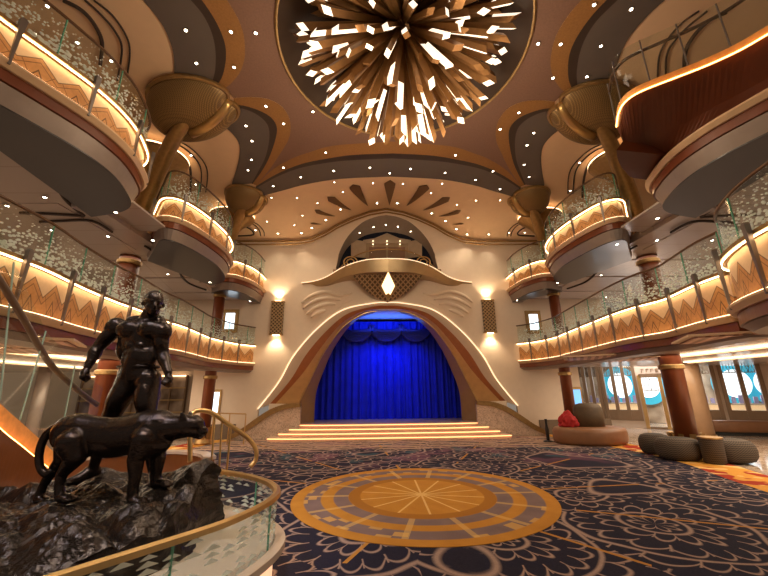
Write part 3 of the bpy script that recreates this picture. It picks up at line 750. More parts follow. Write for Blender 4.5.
o = bpy.data.objects.new('chandelier_glow', l); COL.objects.link(o); o.location = (DC[0], DC[1], 5.9)
# ================================================================ COLUMNS
M_fret = lattice_mat('fretwork_brass', (.14, .08, .03), (.34, .21, .08), 26)
def column(x, y, capx, capy, caprx, capry, label, zbase=0, r=.24, tip=None):
    c = thing('column', label, 'column', (x, y, 0)); s_ = 1 if x < 0 else -1
    G().lathe([(r, 0), (r, 6.0)], 28).out('shaft', M_mahog, c, True)
    for z_ in (2.05, 4.9): G().lathe([(r+.02, z_), (r+.045, z_+.02), (r+.045, z_+.10), (r+.02, z_+.12)], 28).out('collar', M_bronzegold, c)
    b = G().lathe([(r+.08, .012), (r+.10, .06), (r+.02, .22)], 28)
    for a in range(10):
        t = a*PI/5; b.prism([((r+.02)*math.cos(t-.22), (r+.02)*math.sin(t-.22), .1), ((r+.02)*math.cos(t+.22), (r+.02)*math.sin(t+.22), .1), ((r+.16)*math.cos(t+.2), (r+.10)*math.sin(t+.2), .52), ((r+.10)*math.cos(t-.2), (r+.10)*math.sin(t-.2), .52)], (math.cos(t)*.02, math.sin(t)*.02, .02))
    b.out('leaf_base', M_bronzegold, c)
    # leaning brass trunk
    dx, dy = capx-x, capy-y
    path = cat([(0, 0, 5.85), (dx*.04, dy*.05, 6.1), (dx*.20, dy*.24, 6.6), (dx*.48, dy*.52, 7.2), (dx*.75, dy*.80, 7.6), (dx*1.02, dy*1.02, 7.95)], 6)
    G().tube(path, [.13+.06*math.sin(PI*i/(len(path)-1)) for i in range(len(path))], 14).out('trunk', M_bronzegold, c, True)
    # shell-like capital: a lathed bowl opening onto the ceiling, heart-shaped rim, drawn to the trunk
    vs = []; fs = []; n = 56; m = 10
    ax = (-.15 if x < 0 else PI+.15)
    for j in range(m+1):
        t = j/m
        zt = 8.17-(1-t**1.8)*.50
        k_ = .34+.66*math.sin(t*PI/2)**.9
        sx_, sy_ = dx*(1-.20*(1-t)), dy*(1-.20*(1-t))
        for q in range(n):
            th = 2*PI*q/n; rad = 1-.17*math.exp(-((th-0) if th < PI else th-2*PI)**2/.05)      # notch at the tip
            ex, ey = caprx*rad*math.cos(th)*k_, capry*rad*math.sin(th)*k_
            vs.append((sx_+ex*math.cos(ax)-ey*math.sin(ax), sy_+ex*math.sin(ax)+ey*math.cos(ax), zt))
    for j in range(m):
        for q in range(n): fs.append((j*n+q, j*n+(q+1) % n, (j+1)*n+(q+1) % n, (j+1)*n+q))
    fs.append(tuple(m*n+q for q in range(n))); fs.append(tuple(range(n))[::-1])
    cp_ = link('capital', vs, fs, M_fret, c, smooth=True)
    G().tube([Vector(vs[m*n+q])+Vector((0, 0, -.03)) for q in range(n)], .055, 6, closed=True).out('rim', M_bronzegold, cp_)
    rib = [(vs[j*n][0], vs[j*n][1], vs[j*n][2]-.03) for j in range(m+1)]
    G().tube(rib, .11, 8).out('rib', M_gold, cp_, True)
    # the rear bowl with its light ring
    bx, by = dx*.18, dy*.12
    bw = G().lathe([(.12, 6.9), (.2, 7.3), (.42, 7.65), (.75, 7.92), (.8, 8.0)], 36, (bx, by, 0)); ob = bw.out('rear_bowl', M_bronzegold, c, True)
    G().tube([(bx+.78*math.cos(a), by+.78*math.sin(a), 8.03) for a in np.linspace(0, 2*PI, 40, endpoint=False)], .02, 5, closed=True).out('light_ring', M_led_soft, ob)
    return c
column(-7.07, 9.3, -4.75, 7.12, 1.02, .78, 'mahogany column with gilded shell capital behind the bronze man')
column(7.07, 9.3, 4.75, 7.12, 1.02, .78, 'mahogany column with gilded shell capital rising behind the charcoal poufs')
column(-6.1, 12.8, -4.95, 11.35, .66, .72, 'mahogany column with gilded bowl capital nearest the lit window', r=.18)
column(6.1, 12.8, 4.95, 11.35, .66, .72, 'mahogany column with gilded bowl capital behind the tan round sofa', r=.18)
# ================================================================ GALLERIES
fin_me = None
def balcony(label, pts, side, zt, zb, zs, zg, group, n=8, fins=None, fin_gap=.95, cove=True, soffw=.9, sub=True):
    path = cat([(p[0], p[1], 0) for p in pts], n)
    tot = sum((b-a).length for a, b in zip(path, path[1:])); path = resample(path, max(int(tot/.11), 12))
    nr = normals2(path, side)
    b = thing('gallery_balcony', label, 'balcony', (0, 0, 0), group)
    def part(nm, mat, pr_, par=b, i0=0, i1=None):
        g = G(); sweep(g, path, nr, pr_, i0, i1); return g.out(nm, mat, par)
    part('grey_edge', M_silver, [(-.12, zs), (-.03, zb-.26), (-.5, zb-.26), (-.5, zs)])
    part('mahogany_band', M_mahog, [(.0, zb-.25), (.0, zb-.10), (-.3, zb-.10), (-.3, zb-.25)])
    part('cream_ledge', M_ledge, [(.04, zb-.10), (.09, zb-.03), (.09, zb), (-.2, zb), (-.2, zb-.10)])
    if not cove:
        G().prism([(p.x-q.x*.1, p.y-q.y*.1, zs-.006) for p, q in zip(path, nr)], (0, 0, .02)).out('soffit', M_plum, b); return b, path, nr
    fp = part('fascia_panel', M_fascia, [(-.05, zb), (-.05, zt-.06), (-.13, zt-.06), (-.13, zb)])
    part('light_strip', M_led_soft, [(.075, zb), (.075, zb+.012), (.05, zb+.012), (.05, zb)])
    part('coping', M_bronzegold, [(.05, zt-.05), (.05, zt), (-.16, zt), (-.16, zt-.05)])
    part('light_strip', M_led, [(.025, zt-.065), (.025, zt-.05), (.01, zt-.05), (.01, zt-.065)])
    if zs < 4: part('soffit', M_silver, [(-.12, zs-.005), (-.12, zs+.01), (-.55, zs+.01), (-.55, zs-.005)])
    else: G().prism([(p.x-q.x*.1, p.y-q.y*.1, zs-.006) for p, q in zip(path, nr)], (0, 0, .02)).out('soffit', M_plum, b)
    G().tube([Vector((p.x-q.x*.06, p.y-q.y*.06, zg)) for p, q in zip(path, nr)], .024, 6).out('handrail', M_rail, b)
    tot = sum((q-p).length for p, q in zip(path, path[1:])); ds = tot/(len(path)-1)
    st = max(4, int(fin_gap/ds)); i = st//2; last = 0
    gp = st
    segs = list(range(0, len(path)-2, gp))
    for a in segs:
        e = min(a+gp+1, len(path))
        if len(path)-e < 3: e = len(path)
        g = G(); sweep(g, path, nr, [(-.055, zt), (-.055, zg), (-.067, zg), (-.067, zt)], a, e); gl_ = g.out('glass_panel', M_etch, b)
        # green bevelled edge at the seam
        p = path[a]; q = nr[a]; G().box((p.x-q.x*.06, p.y-q.y*.06, (zt+zg)/2), (.02, .012, zg-zt)).out('glass_edge', M_glassedge, gl_)
        if e == len(path): break
    for a in range(i, len(path)-1, st):
        p = path[a]; q = nr[a]; t = Vector((-q.y, q.x, 0)); q3 = Vector((q.x, q.y, 0))
        g = G(); lv = [(zb-.06, .013, .09), (zb+.3, .021, .10), (zt+.0, .033, .115), (zt+.08, .036, .12), (zt+.11, .018, .11)]
        vs = []
        for z_, w_, o_ in lv:
            for sa, oo in ((-1, .06), (1, .06), (1, o_), (-1, o_)): vs.append(Vector((p.x, p.y, z_))+t*w_*sa+q3*oo)
        fs = [(j*4+k2, j*4+(k2+1) % 4, j*4+4+(k2+1) % 4, j*4+4+k2) for j in range(4) for k2 in range(4)]+[(3, 2, 1, 0), (16, 17, 18, 19)]
        g.add(vs, fs).out('fin', M_fin, b)
    return b, path, nr
L1 = dict(zt=3.36, zb=2.66, zs=2.32, zg=4.03); L2 = dict(zt=6.04, zb=5.50, zs=4.98, zg=6.76)
p1l = [(-5.2, 1.5), (-5.2, 3.0), (-5.2, 4.3), (-5.22, 5.0), (-5.40, 5.9), (-5.53, 6.9), (-5.55, 7.7), (-5.68, 8.8), (-5.66, 9.8), (-5.8, 11.2), (-5.85, 12.0), (-5.6, 13.3), (-5.1, 14.08)]
p1r = [(4.98, 5.3), (5.02, 5.8), (5.22, 6.6), (5.3, 7.0), (5.2, 7.6), (5.2, 8.3), (5.35, 9.6), (5.6, 11.5), (5.72, 12.4), (5.5, 13.5), (5.05, 14.08)]
p1n = [(3.6, 1.5), (3.7, 2.6), (3.86, 3.5), (4.05, 4.1), (4.4, 4.7), (4.8, 5.05), (5.4, 5.2)]
balcony('long lower gallery balcony behind the statues on the staircase side', p1l, 1, group='lower gallery balconies', **L1)
balcony('long lower gallery balcony over the tan round sofa and poufs', p1r, -1, group='lower gallery balconies', **L1)
balcony('near bulging lower gallery balcony at the right edge of the picture', p1n, -1, group='lower gallery balconies', **L1)
pA = [(-5.35, .5), (-5.3, 2.2), (-5.1, 3.3), (-4.85, 4.0), (-4.66, 4.6), (-4.62, 5.2), (-4.76, 5.8), (-4.98, 6.25), (-5.4, 6.55), (-6.1, 6.75)]
pB = [(-6.6, 9.1), (-6.0, 8.35), (-5.5, 7.75), (-5.15, 7.75), (-4.93, 8.2), (-4.80, 9.0), (-4.78, 9.8), (-4.95, 10.6), (-5.25, 11.15), (-5.8, 11.6)]
pC = [(-6.3, 12.35), (-5.75, 12.0), (-5.35, 12.05), (-5.05, 12.6), (-4.93, 13.3), (-4.93, 14.08)]
wh = ['near upper gallery balcony bay above the %s', 'middle upper gallery balcony bay between the two columns on the %s', 'far upper gallery balcony bay touching the stage wall on the %s']
for i, pp in enumerate((pA, pB, pC)):
    balcony(wh[i] % ['statue side', 'staircase side', 'staircase side'][i], pp, 1, group='upper gallery balconies', **L2)
    if i: balcony(wh[i] % 'round sofa side', mirror(pp), -1, group='upper gallery balconies', **L2)
pAr = [Vector((-p[0], p[1], 0)) for p in pA]
balcony('near upper gallery balcony under the brown stair at top right', pAr, -1, group='upper gallery balconies', cove=False, **L2)
# the decks themselves (their undersides are the lower ceilings)
def deck(name, edge, inset, z, th, mat, out_x, s_):
    e = cat([(p[0], p[1], 0) for p in edge], 5); nr = normals2(e, 1 if s_ < 0 else -1)
    q = [(p.x-k.x*inset, p.y-k.y*inset, z) for p, k in zip(e, nr)]
    poly = q+[(s_*out_x, q[-1][1], z), (s_*out_x, q[0][1], z)]
    return tag(G().prism(poly, (0, 0, th)).out(name, mat), kind='structure')
def tiles_mat():
    s = NT('glossy_ceiling_tiles'); v = s.coord(); x, y, z = s.xyz(v)
    k = s.mth('MAXIMUM', s.line(s.mth('FRACT', s.mth('DIVIDE', s.mth('ADD', x, s.mth('MULTIPLY', y, .25)), 1.3)), .5, .006, .004), s.line(s.mth('FRACT', s.mth('DIVIDE', y, .8)), .5, .008, .005))
    s.set(s.b, 'Base Color', s.mix(s.mth('MULTIPLY', k, .5), (.50, .42, .37), (.2, .15, .12))); s.set(s.b, 'Roughness', .22); return s.m
M_tiles = tiles_mat()
for s_ in (-1, 1):
    f = lambda pp: [(p[0]*(-s_), p[1]) for p in pp]
    low = p1l if s_ < 0 else [(3.6, .5), (3.6, 1.5), (3.86, 3.5), (4.4, 4.7), (4.98, 5.3)]+p1r[1:]
    deck('ceiling_lower_gallery', low[:-1]+[(low[-1][0], 14.05)], .45, 2.42, .2, M_tiles, 16, s_)
    for pp in (pA, pB, pC):
        deck('ceiling_upper_gallery', f(pp), .75, 5.12, .2, M_tiles, 9.0, s_)
    tag(G().box((s_*11.0, 7.0, 5.24), (10.0, 15.6, .2)).out('ceiling_upper_gallery', M_tiles), kind='structure')
    tag(G().box((s_*7.9, 7.6, 5.225), (2.6, 2.4, .2)).out('ceiling_upper_gallery', M_tiles), kind='structure')
    tag(G().box((s_*7.9, 11.9, 5.215), (3.4, 1.5, .2)).out('ceiling_upper_gallery', M_tiles), kind='structure')
# dark inlay lines under the upper galleries
gg = G()
for px in ([(0, 135.5), (27, 154.6), (59, 179), (59, 189), (67.5, 202), (84, 215.7)], [(84, 216), (50, 214), (20, 213)], [(40, 222), (62, 221), (92, 221), (112, 232)], [(145, 246), (176, 267), (182, 277), (190, 284), (206, 290)]):
    pp = cat([at(x, y, 2, 5.10) for x, y in px], 5)
    for s_ in (1, -1): gg.tube([(s_*p.x, p.y, p.z) for p in pp], .03, 6)
tag(gg.out('trim_5', M_dark), kind='structure')
for x, y in [(45, 197), (7.3, 205.5), (52, 230), (108, 236), (167, 258), (168, 274), (587, 259), (601, 275), (657, 240), (712, 240), (753, 178), (606, 297)]:
    downlight(at(x, y, 2, 5.105), 'round downlight under the upper gallery ceiling seen over a lower balcony', 'downlights under the upper galleries', .9)
for x, y in [(116, 212), (153, 240), (210, 282), (250, 301), (617, 244), (557.5, 282.5), (517, 300), (657.5, 218)]:
    downlight(at(x, y, 2, 4.985), 'round downlight set in the dark soffit of an upper balcony', 'downlights in the dark soffits', .9)

for s_ in (-1, 1):
    tag(G().box((s_*10.4, 6.5, 6.75), (.1, 16, 2.9)).out('wall_upper_gallery', M_wall), kind='structure')
    tag(G().box((s_*13.5, 6.5, 3.85), (.1, 16, 2.5)).out('wall_lower_gallery', M_wall), kind='structure')
    tag(G().box((s_*5.75, 7.1, 5.262), (.9, 1.6, .04)).out('ceiling_upper_gallery', M_tiles), kind='structure')
# ================================================================ STATUE PLINTH
plp = [(-1.95, 1.7, 0), (-2.0, 2.1, 0), (-1.98, 2.45, 0), (-1.88, 2.66, 0), (-1.74, 2.88, 0), (-1.58, 3.17, 0), (-1.47, 3.54, 0), (-1.47, 3.88, 0), (-1.61, 4.2, 0), (-1.87, 4.5, 0), (-2.16, 4.72, 0), (-2.59, 5.0, 0)]
# the rail curve runs on towards the camera's left
plp[:4] = [(-3.9, .7, 0), (-3.2, 1.15, 0), (-2.62, 1.75, 0), (-2.2, 2.27, 0)]
rpth = resample(cat(plp, 8), 90); rn = normals2(rpth, 1)
pl = thing('statue_plinth', 'curved pale marble plinth with a glowing side under the bronze statue', 'plinth')
outer = [Vector((p.x+n_.x*.10, p.y+n_.y*.10, 0)) for p, n_ in zip(rpth, rn)]
back = [Vector(p) for p in ((-2.9, 5.35, 0), (-3.6, 5.75, 0), (-4.6, 5.6, 0), (-5.1, 4.6, 0), (-5.2, 2.5, 0), (-4.8, .9, 0))]
bo = cat([outer[-1]]+back+[outer[0]], 6)[1:-1]
loopp = outer+bo
G().prism([(p.x, p.y, .245) for p in loopp], (0, 0, .055)).out('marble_top', M_marble, pl)
cen = Vector((-3.3, 3.3, 0))
sh = [cen+(p-cen)*.95 for p in loopp]
G().prism([(p.x, p.y, .008) for p in sh], (0, 0, .235)).out('backlit_side', P('backlit_onyx', (.72, .54, .38), .4, var=.15, sc=3, em=(1, .6, .35), es=.8), pl)
G().tube([(p.x, p.y, .237) for p in [cen+(q-cen)*.965 for q in outer]], .008, 5).out('light_strip', M_led_soft, pl)
gr = thing('plinth_railing', 'glass railing with etched triangles and brass handrail round the statue plinth', 'railing')
g = G()
for rail_z in (.70,):
    sweep(g, rpth, rn, [(-.035, .665), (-.03, .70), (.0, .712), (.03, .70), (.035, .665)])
g.out('handrail', M_gold, gr)
seg = 15
for a in range(0, 89, seg):
    e = min(a+seg+1, 90); g = G(); sweep(g, rpth, rn, [(-.005, .30), (-.005, .665), (.005, .665), (.005, .30)], a, e); gl_ = g.out('glass_panel', M_tri, gr)
    p = rpth[a]; G().box((p.x, p.y, .48), (.014, .014, .37)).out('glass_edge', M_glassedge, gl_)
# brass stair rail behind the plinth
hr = thing('brass_stair_rail', 'looping brass handrail on thin posts behind the panther head', 'handrail')
hp = cat([at(x, y, 1, d) for x, y, d in [(190, 462, 5.2), (190, 440, 5.2), (190, 420, 5.2), (194, 412, 5.25), (203, 410.5, 5.3), (214, 414, 5.4), (228, 424, 5.5), (240, 432, 5.6), (250, 440, 5.7), (256, 450, 5.75), (255.5, 460, 5.75), (250, 467, 5.7)]], 6)
G().tube(hp, [.032]*len(hp), 8).out('handrail', M_gold, hr, True)
for (x0, y0), (x1, y1), d in [((215, 415), (211, 468), 5.4), ((231, 427), (226, 476), 5.52), ((222, 420), (219, 470), 5.46)][:3]:
    G().tube([at(x0, y0, 1, d), at(x1, y1, 1, d)], .014, 6).out('post', M_gold, hr)
# second thin rail by the far wall
r2 = thing('far_rail', 'thin brass rail with glass along the low wall near the lit window', 'railing')
for s_ in (1,):
    a, b = at(214, 413, 1, 12.6), at(246, 414, 1, 12.6)
    G().tube([a, b], .02, 6).out('handrail', M_gold, r2)
    for t in (0, .5, 1): q = a.lerp(b, t); G().tube([q, (q.x, q.y, .0)], .018, 6).out('post', M_gold, r2)
# ================================================================ STATUE
def evalmesh(o, name, mat, parent):
    dg = bpy.context.evaluated_depsgraph_get(); me = bpy.data.meshes.new_from_object(o.evaluated_get(dg))
    old = o.data; bpy.data.objects.remove(o); me.materials.clear(); me.materials.append(mat)
    me.polygons.foreach_set('use_smooth', [True]*len(me.polygons))
    n = bpy.data.objects.new(name, me); COL.objects.link(n); n.parent = parent; return n
class Body:
    def __init__(s): s.bm = bmesh.new()
    def ell(s, c, r, d=None, seg=20):
        """ellipsoid; d = direction of its first radius"""
        M = Matrix.Identity(3)
        if d is not None:
            d = Vector(d).normalized(); M = Vector((1, 0, 0)).rotation_difference(d).to_matrix()
        S = Matrix.Diagonal(Vector(r)); X = (M @ S).to_4x4(); X.translation = Vector(c)
        bmesh.ops.create_uvsphere(s.bm, u_segments=seg, v_segments=seg//2+2, radius=1, matrix=X)
    def cap(s, a, b, ra, rb, flat=1, n=18, up=(0, 0, 1)):
        a, b = Vector(a), Vector(b); L = (b-a).length; t = (b-a)/L; m = 14
        u = t.cross(Vector(up)); u = u.normalized() if u.length > .05 else t.cross(Vector((0, 1, 0))).normalized(); v = t.cross(u)
        rings = []
        for k in range(m+1):
            f = k/m; x = -ra+(L+ra+rb)*f
            if x < 0: r = ra*math.sqrt(max(1-(x/ra)**2, 0))
            elif x > L: r = rb*math.sqrt(max(1-((x-L)/rb)**2, 0))
            else: r = ra+(rb-ra)*x/L
            r = max(r, .002); rings.append([s.bm.verts.new(a+t*x+(u*math.cos(2*PI*q/n)+v*flat*math.sin(2*PI*q/n))*r) for q in range(n)])
        for r1, r2 in zip(rings, rings[1:]):
            for q in range(n): s.bm.faces.new((r1[q], r1[(q+1) % n], r2[(q+1) % n], r2[q]))
        s.bm.faces.new(rings[0][::-1]); s.bm.faces.new(rings[-1])
    def chain(s, pts, rs, **k):
        for (a, b), (x, y) in zip(zip(pts, pts[1:]), zip(rs, rs[1:])): s.cap(a, b, x, y, **k)
    def finish(s, name, mat, parent, vox=.011, sm=4):
        bmesh.ops.recalc_face_normals(s.bm, faces=s.bm.faces[:])
        me = bpy.data.meshes.new(name); s.bm.to_mesh(me); s.bm.free(); o = bpy.data.objects.new('tmp', me); COL.objects.link(o)
        m = o.modifiers.new('r', 'REMESH'); m.mode = 'VOXEL'; m.voxel_size = vox; m.adaptivity = 0
        m = o.modifiers.new('s', 'SMOOTH'); m.factor = .5; m.iterations = sm
        return evalmesh(o, name, mat, parent)
stt = thing('bronze_statue', 'dark bronze statue of a standing muscular man behind a prowling panther on rock', 'statue')
A = lambda x, y, d: at(x, y, 1, d)
# ---- rock
def rock_h(x, y):
    base = .70+.055*(y-3.6)+.02*noise.noise(Vector((x*2, y*2, 0)))
    t = noise.noise(Vector((x*.9+3, y*.9, 1.7)))
    q = Vector((x*2.1+.8*y, y*2.6, .3)); v1 = noise.voronoi(q)[0]
    base += .17*(v1[1]-v1[0])-.07
    base += .035*noise.noise(Vector((x*6, y*9, 2)))+.016*noise.noise(Vector((x*17, y*24, 2)))
    # falls towards the front left and rises to the right-hand lip
    base += .22*max(0, min(1, (x+2.75)/.55))*max(0, min(1, (y-3.3)/.7))
    base -= .20*max(0, (3.35-y))*1.0+.05*max(0, -3.6-x)
    return base
RKO = [(-2.12, 4.25), (-2.2, 3.95), (-2.12, 3.6), (-2.22, 3.25), (-2.5, 2.95), (-2.85, 2.62), (-3.25, 2.35), (-3.75, 2.2), (-4.3, 2.4), (-4.5, 2.9), (-4.55, 3.6), (-4.5, 4.2), (-3.9, 4.75), (-3.2, 4.85), (-2.6, 4.7)]
ro = resample(cat([(a, b, 0) for a, b in RKO]+[(RKO[0][0], RKO[0][1], 0)], 8), 241)[:-1]
rc = Vector((-3.4, 3.55, 0)); vs = []; fs = []; RN = len(ro); RM = 90
for j in range(RM+1):
    t = j/RM
    for p in ro:
        if t <= .80:                                   # top surface from the middle outwards
            q = rc.lerp(p, (t/.80)*.97); h = rock_h(q.x, q.y)
            h -= .10*max(0, (t/.80)-.9)*10*.5
            vs.append(Vector((q.x, q.y, h)))
        else:
            s_ = (t-.80)/.20; h0 = rock_h(rc.lerp(p, .97).x, rc.lerp(p, .97).y)-.05; z_ = h0+(.300-h0)*s_
            bul = .97+.05*s_+.05*noise.noise(Vector((p.x*3, p.y*3, z_*5)))+.025*noise.noise(Vector((p.x*9, p.y*9, z_*14)))
            q = rc.lerp(p, bul); vs.append(Vector((q.x, q.y, z_)))
for j in range(RM):
    for i in range(RN): fs.append((j*RN+i, j*RN+(i+1) % RN, (j+1)*RN+(i+1) % RN, (j+1)*RN+i))
rock = link('rock_base', vs, fs, P('wet_bronze_rock', (.03, .022, .018), .26, .65, var=.7, sc=9, bump=.9, bsc=16), stt)
# ---- man
D0 = 4.15
m = Body(); ZF = lambda p: rock_h(p.x, p.y)
pel = A(137, 374, D0+.02); ab = A(141.5, 357, D0-.02); che = A(142.5, 335, D0); nk = A(148, 319, D0+.02); hd = A(153.5, 303.5, D0-.04)
m.ell(pel, (.20, .145, .15)); m.ell(pel+Vector((0, .05, -.06)), (.19, .14, .13))
m.cap(pel, ab, .165, .155, .82); m.ell(ab, (.175, .125, .16))
m.ell(che+Vector((0, .02, -.02)), (.265, .165, .23)); m.ell(che+Vector((-.01, .05, .10)), (.27, .13, .12))
m.ell(che+Vector((-.105, -.10, .045)), (.135, .075, .10)); m.ell(che+Vector((.13, -.10, .045)), (.13, .075, .10))   # pectorals
for k, dz in enumerate((-.13, -.215, -.30)):
    for sx in (-.05, .06): m.ell(che+Vector((sx-.01*k, -.105+.006*k, dz)), (.052, .045, .042))                     # abdominals
for sx in (-1, 1): m.ell(ab+Vector((sx*.125, -.03, .0)), (.055, .07, .12)); m.ell(che+Vector((sx*.20, .04, -.12)), (.07, .1, .16))
m.chain([che+Vector((0, .03, .12)), nk, hd+Vector((-.015, .02, -.07))], [.12, .09, .082])
for a, b in ((-.16, .0), (.14, .0)): m.cap(nk+Vector((0, .04, .0)), che+Vector((a, .03, .15)), .07, .075)
# head turned to its left and slightly down
fd = Vector((.62, -.74, -.22)).normalized(); sd = fd.cross(Vector((0, 0, 1))).normalized(); ud = sd.cross(fd)
H = lambda f_, s_, u_: hd+fd*f_+sd*s_+ud*u_
m.ell(H(-.015, 0, .03), (.125, .098, .115), fd); m.ell(H(.035, 0, -.055), (.078, .07, .088), fd)
m.ell(H(.075, 0, -.11), (.036, .04, .028)); m.cap(H(.112, 0, .015), H(.135, 0, -.028), .012, .020)
m.cap(H(.096, -.045, .032), H(.096, .045, .032), .013, .013)
for s_ in (-1, 1): m.ell(H(.07, s_*.05, -.03), (.03, .028, .024)); m.ell(H(-.01, s_*.1, -.01), (.022, .012, .035)); m.ell(H(.090, s_*.034, .008), (.013, .016, .010))
m.cap(H(.110, -.022, -.07), H(.110, .022, -.07), .012, .012); m.cap(H(.106, -.02, -.085), H(.106, .02, -.085), .012, .012)
# arms
def arm(sh, el, wr, fist_dir, s_, fc):
    m.ell(sh, (.115, .105, .12)); m.cap(sh, el, .088, .062); mid = sh.lerp(el, .45)
    m.ell(mid+Vector((0, -.03, .0)), (.12, .065, .065), el-sh); m.ell(mid+Vector((0, .035, 0)), (.12, .06, .06), el-sh)
    m.cap(el, wr, .064, .040); m.ell(el.lerp(wr, .28), (.12, .068, .062), wr-el); m.ell(el, (.06, .06, .06))
    t = (wr-el).normalized(); f = t.lerp(Vector(fist_dir).normalized(), .5).normalized()
    c = wr+f*.075; sdv = f.cross(Vector((0, -1, 0))).normalized(); fr_ = sdv.cross(f).normalized()
    m.ell(c, (.062, .040, .052), f)
    for k in range(4):                                                       # four curled fingers
        o_ = sdv*0+fr_*0
        base = c+f*.045+fr_*((k-1.5)*.027); k1 = base+f*.022-s_*sdv*.012; k2 = k1-f*.03-s_*sdv*.030; k3 = k2-f*.024+s_*sdv*.016
        m.chain([base, k1, k2, k3], [.0165, .0165-.001*abs(k-1), .015, .0135], n=10)
    th0 = c-fr_*.040-f*.02; m.chain([th0, th0-fr_*.012+f*.035-s_*sdv*.02, th0+f*.055+fr_*.012-s_*sdv*.040], [.019, .017, .014], n=10)
shL, elL, wrL = A(116, 328, D0+.02), A(98, 347.5, D0-.02), A(87.5, 367, D0-.12)
shR, elR, wrR = A(160.8, 332, D0-.05), A(162.5, 354, D0-.02), A(168.3, 373, D0-.12)
arm(shL, elL, wrL, (.05, -.2, -1), 1, 0); arm(shR, elR, wrR, (.0, -.2, -1), -1, 0)
# legs
def leg(hip, kn, an, toe):
    m.cap(hip, kn, .135, .082); m.ell(hip.lerp(kn, .35)+Vector((0, -.03, 0)), (.23, .115, .105), kn-hip); m.ell(hip.lerp(kn, .3)+Vector((0, .06, 0)), (.2, .10, .1), kn-hip)
    m.ell(kn+Vector((0, -.03, 0)), (.07, .06, .065)); m.cap(kn, an, .078, .048); m.ell(kn.lerp(an, .3)+Vector((0, .045, 0)), (.15, .075, .07), an-kn)
    hl = an+(an-toe).normalized()*.05; hl.z = an.z-.03; tz = toe.copy()
    m.cap(Vector((an.x, an.y, an.z)), tz.lerp(an, .35)+Vector((0, 0, -.03)), .052, .05); m.cap(hl, tz, .045, .035, 1.2)
    for k in range(5): 
        dr = (tz-an); dr.z = 0; dr.normalize(); pr_ = Vector((-dr.y, dr.x, 0)); b0 = tz+pr_*(k-2)*.024; m.cap(b0, b0+dr*(.05-.006*abs(k-1)), .017, .014, n=8)
hipL, hipR = A(129.5, 381, D0+.02), A(148, 380, D0+.02)
knL = A(108, 422, D0+.0); anL = A(94.5, 461, D0+.15); anL.z = rock_h(anL.x, anL.y)+.13; toeL = anL+Vector((-.10, -.17, -.095))
knR = A(146, 425, D0-.05); anR = Vector((knR.x+.04, D0+.15, 0)); anR.z = rock_h(anR.x, anR.y)+.11; toeR = anR+Vector((.10, -.17, -.08))
leg(hipL, knL, anL, toeL); leg(hipR, knR, anR, toeR)
man = m.finish('man_figure', M_bronze, stt, .0105, 3)
# hair and trunks, as modelled clothing of a plain figure
m2 = Body(); m2.ell(H(-.031, 0, .040), (.121, .101, .113), fd)
m2.ell(H(-.06, 0, .0), (.085, .094, .09), fd); hair = m2.finish('hair', P('bronze_hair', (.03, .02, .016), .4, .7, bump=1, bsc=120), man, .012, 2)
m3 = G().tube([pel+Vector((.2*math.cos(t)*1.0, .155*math.sin(t)+.01, .075+.0*math.cos(t))) for t in np.linspace(0, 2*PI, 32, endpoint=False)], .018, 8, closed=True); m3.out('belt', M_bronze, man, True)
# a heavy rough support behind the left leg
# ---- panther
D1 = 3.68
b = Body()
a_ = lambda x, y, dd=0: at(x, y, 1, D1+dd)
spine = [(68, 434), (78, 432), (92, 434), (110, 436), (128, 435), (145, 432), (158, 429)]
rad = [.135, .165, .160, .165, .18, .195, .175]
b.chain([a_(*p) for p in spine], rad, flat=.82, up=(0, 1, 0))
b.ell(a_(70, 433), (.15, .14, .165)); b.ell(a_(150, 436), (.22, .16, .20)); b.ell(a_(110, 444), (.3, .125, .12))
b.chain([a_(155, 430), a_(168, 428), a_(181, 426.5), a_(190, 426)], [.165, .125, .108, .10])
b.ell(a_(150, 423, -.05), (.11, .07, .085)); b.ell(a_(146, 437, -.10), (.10, .07, .16)); b.ell(a_(71, 443, -.09), (.12, .07, .15))
# head
hc = a_(192, 425.5); b.ell(hc, (.115, .10, .095)); nz_ = a_(202.5, 431.5); b.cap(hc+Vector((.04, 0, -.025)), nz_, .078, .050, .95)
b.cap(hc+Vector((.02, 0, -.055)), a_(200, 436), .055, .032); b.ell(nz_+Vector((.02, 0, .018)), (.024, .028, .018)); b.cap(hc+Vector((.03, 0, .055)), nz_+Vector((0, 0, .038)), .042, .022)
for s_ in (-1, 1):
    b.cap(hc+Vector((-.055, s_*.068, .065)), hc+Vector((-.07, s_*.080, .115)), .032, .016); b.ell(hc+Vector((.065, s_*.06, .03)), (.018, .013, .014)); b.ell(nz_+Vector((-.0, s_*.03, -.012)), (.034, .026, .024))
# legs
def pleg(pts, rs, paw, dd):
    P_ = [at(x, y, 1, D1+dd) for x, y in pts]; g0 = P_[-1]; g0.z = rock_h(g0.x, g0.y)+.05
    P_[-1] = g0; b.chain(P_, rs); pw = g0+Vector((.045, -.01, -.008)); b.ell(pw, (.075, .055, .038))
    for k in range(4): b.ell(pw+Vector((.065-.008*abs(k-1.5), (k-1.5)*.032, -.012)), (.032, .019, .024))
pleg([(144, 440), (136, 459), (135, 477), (133, 488), (132.5, 497)], [.115, .072, .050, .044, .042], 0, -.11)
pleg([(154, 440), (158, 457), (156, 473), (155, 484), (156.5, 494)], [.11, .072, .050, .044, .042], 0, .12)
pleg([(72, 443), (76, 457), (62, 474), (59, 486), (60, 499)], [.125, .085, .046, .038, .040], 0, -.11)
pleg([(68, 443), (64, 460), (49, 476), (43, 486), (39, 495)], [.11, .078, .044, .037, .038], 0, .12)
tl_ = cat([a_(x, y, .02) for x, y in [(56, 427), (47, 434), (41, 446), (39, 459), (41, 469), (46, 474.5), (51, 472)]], 4)
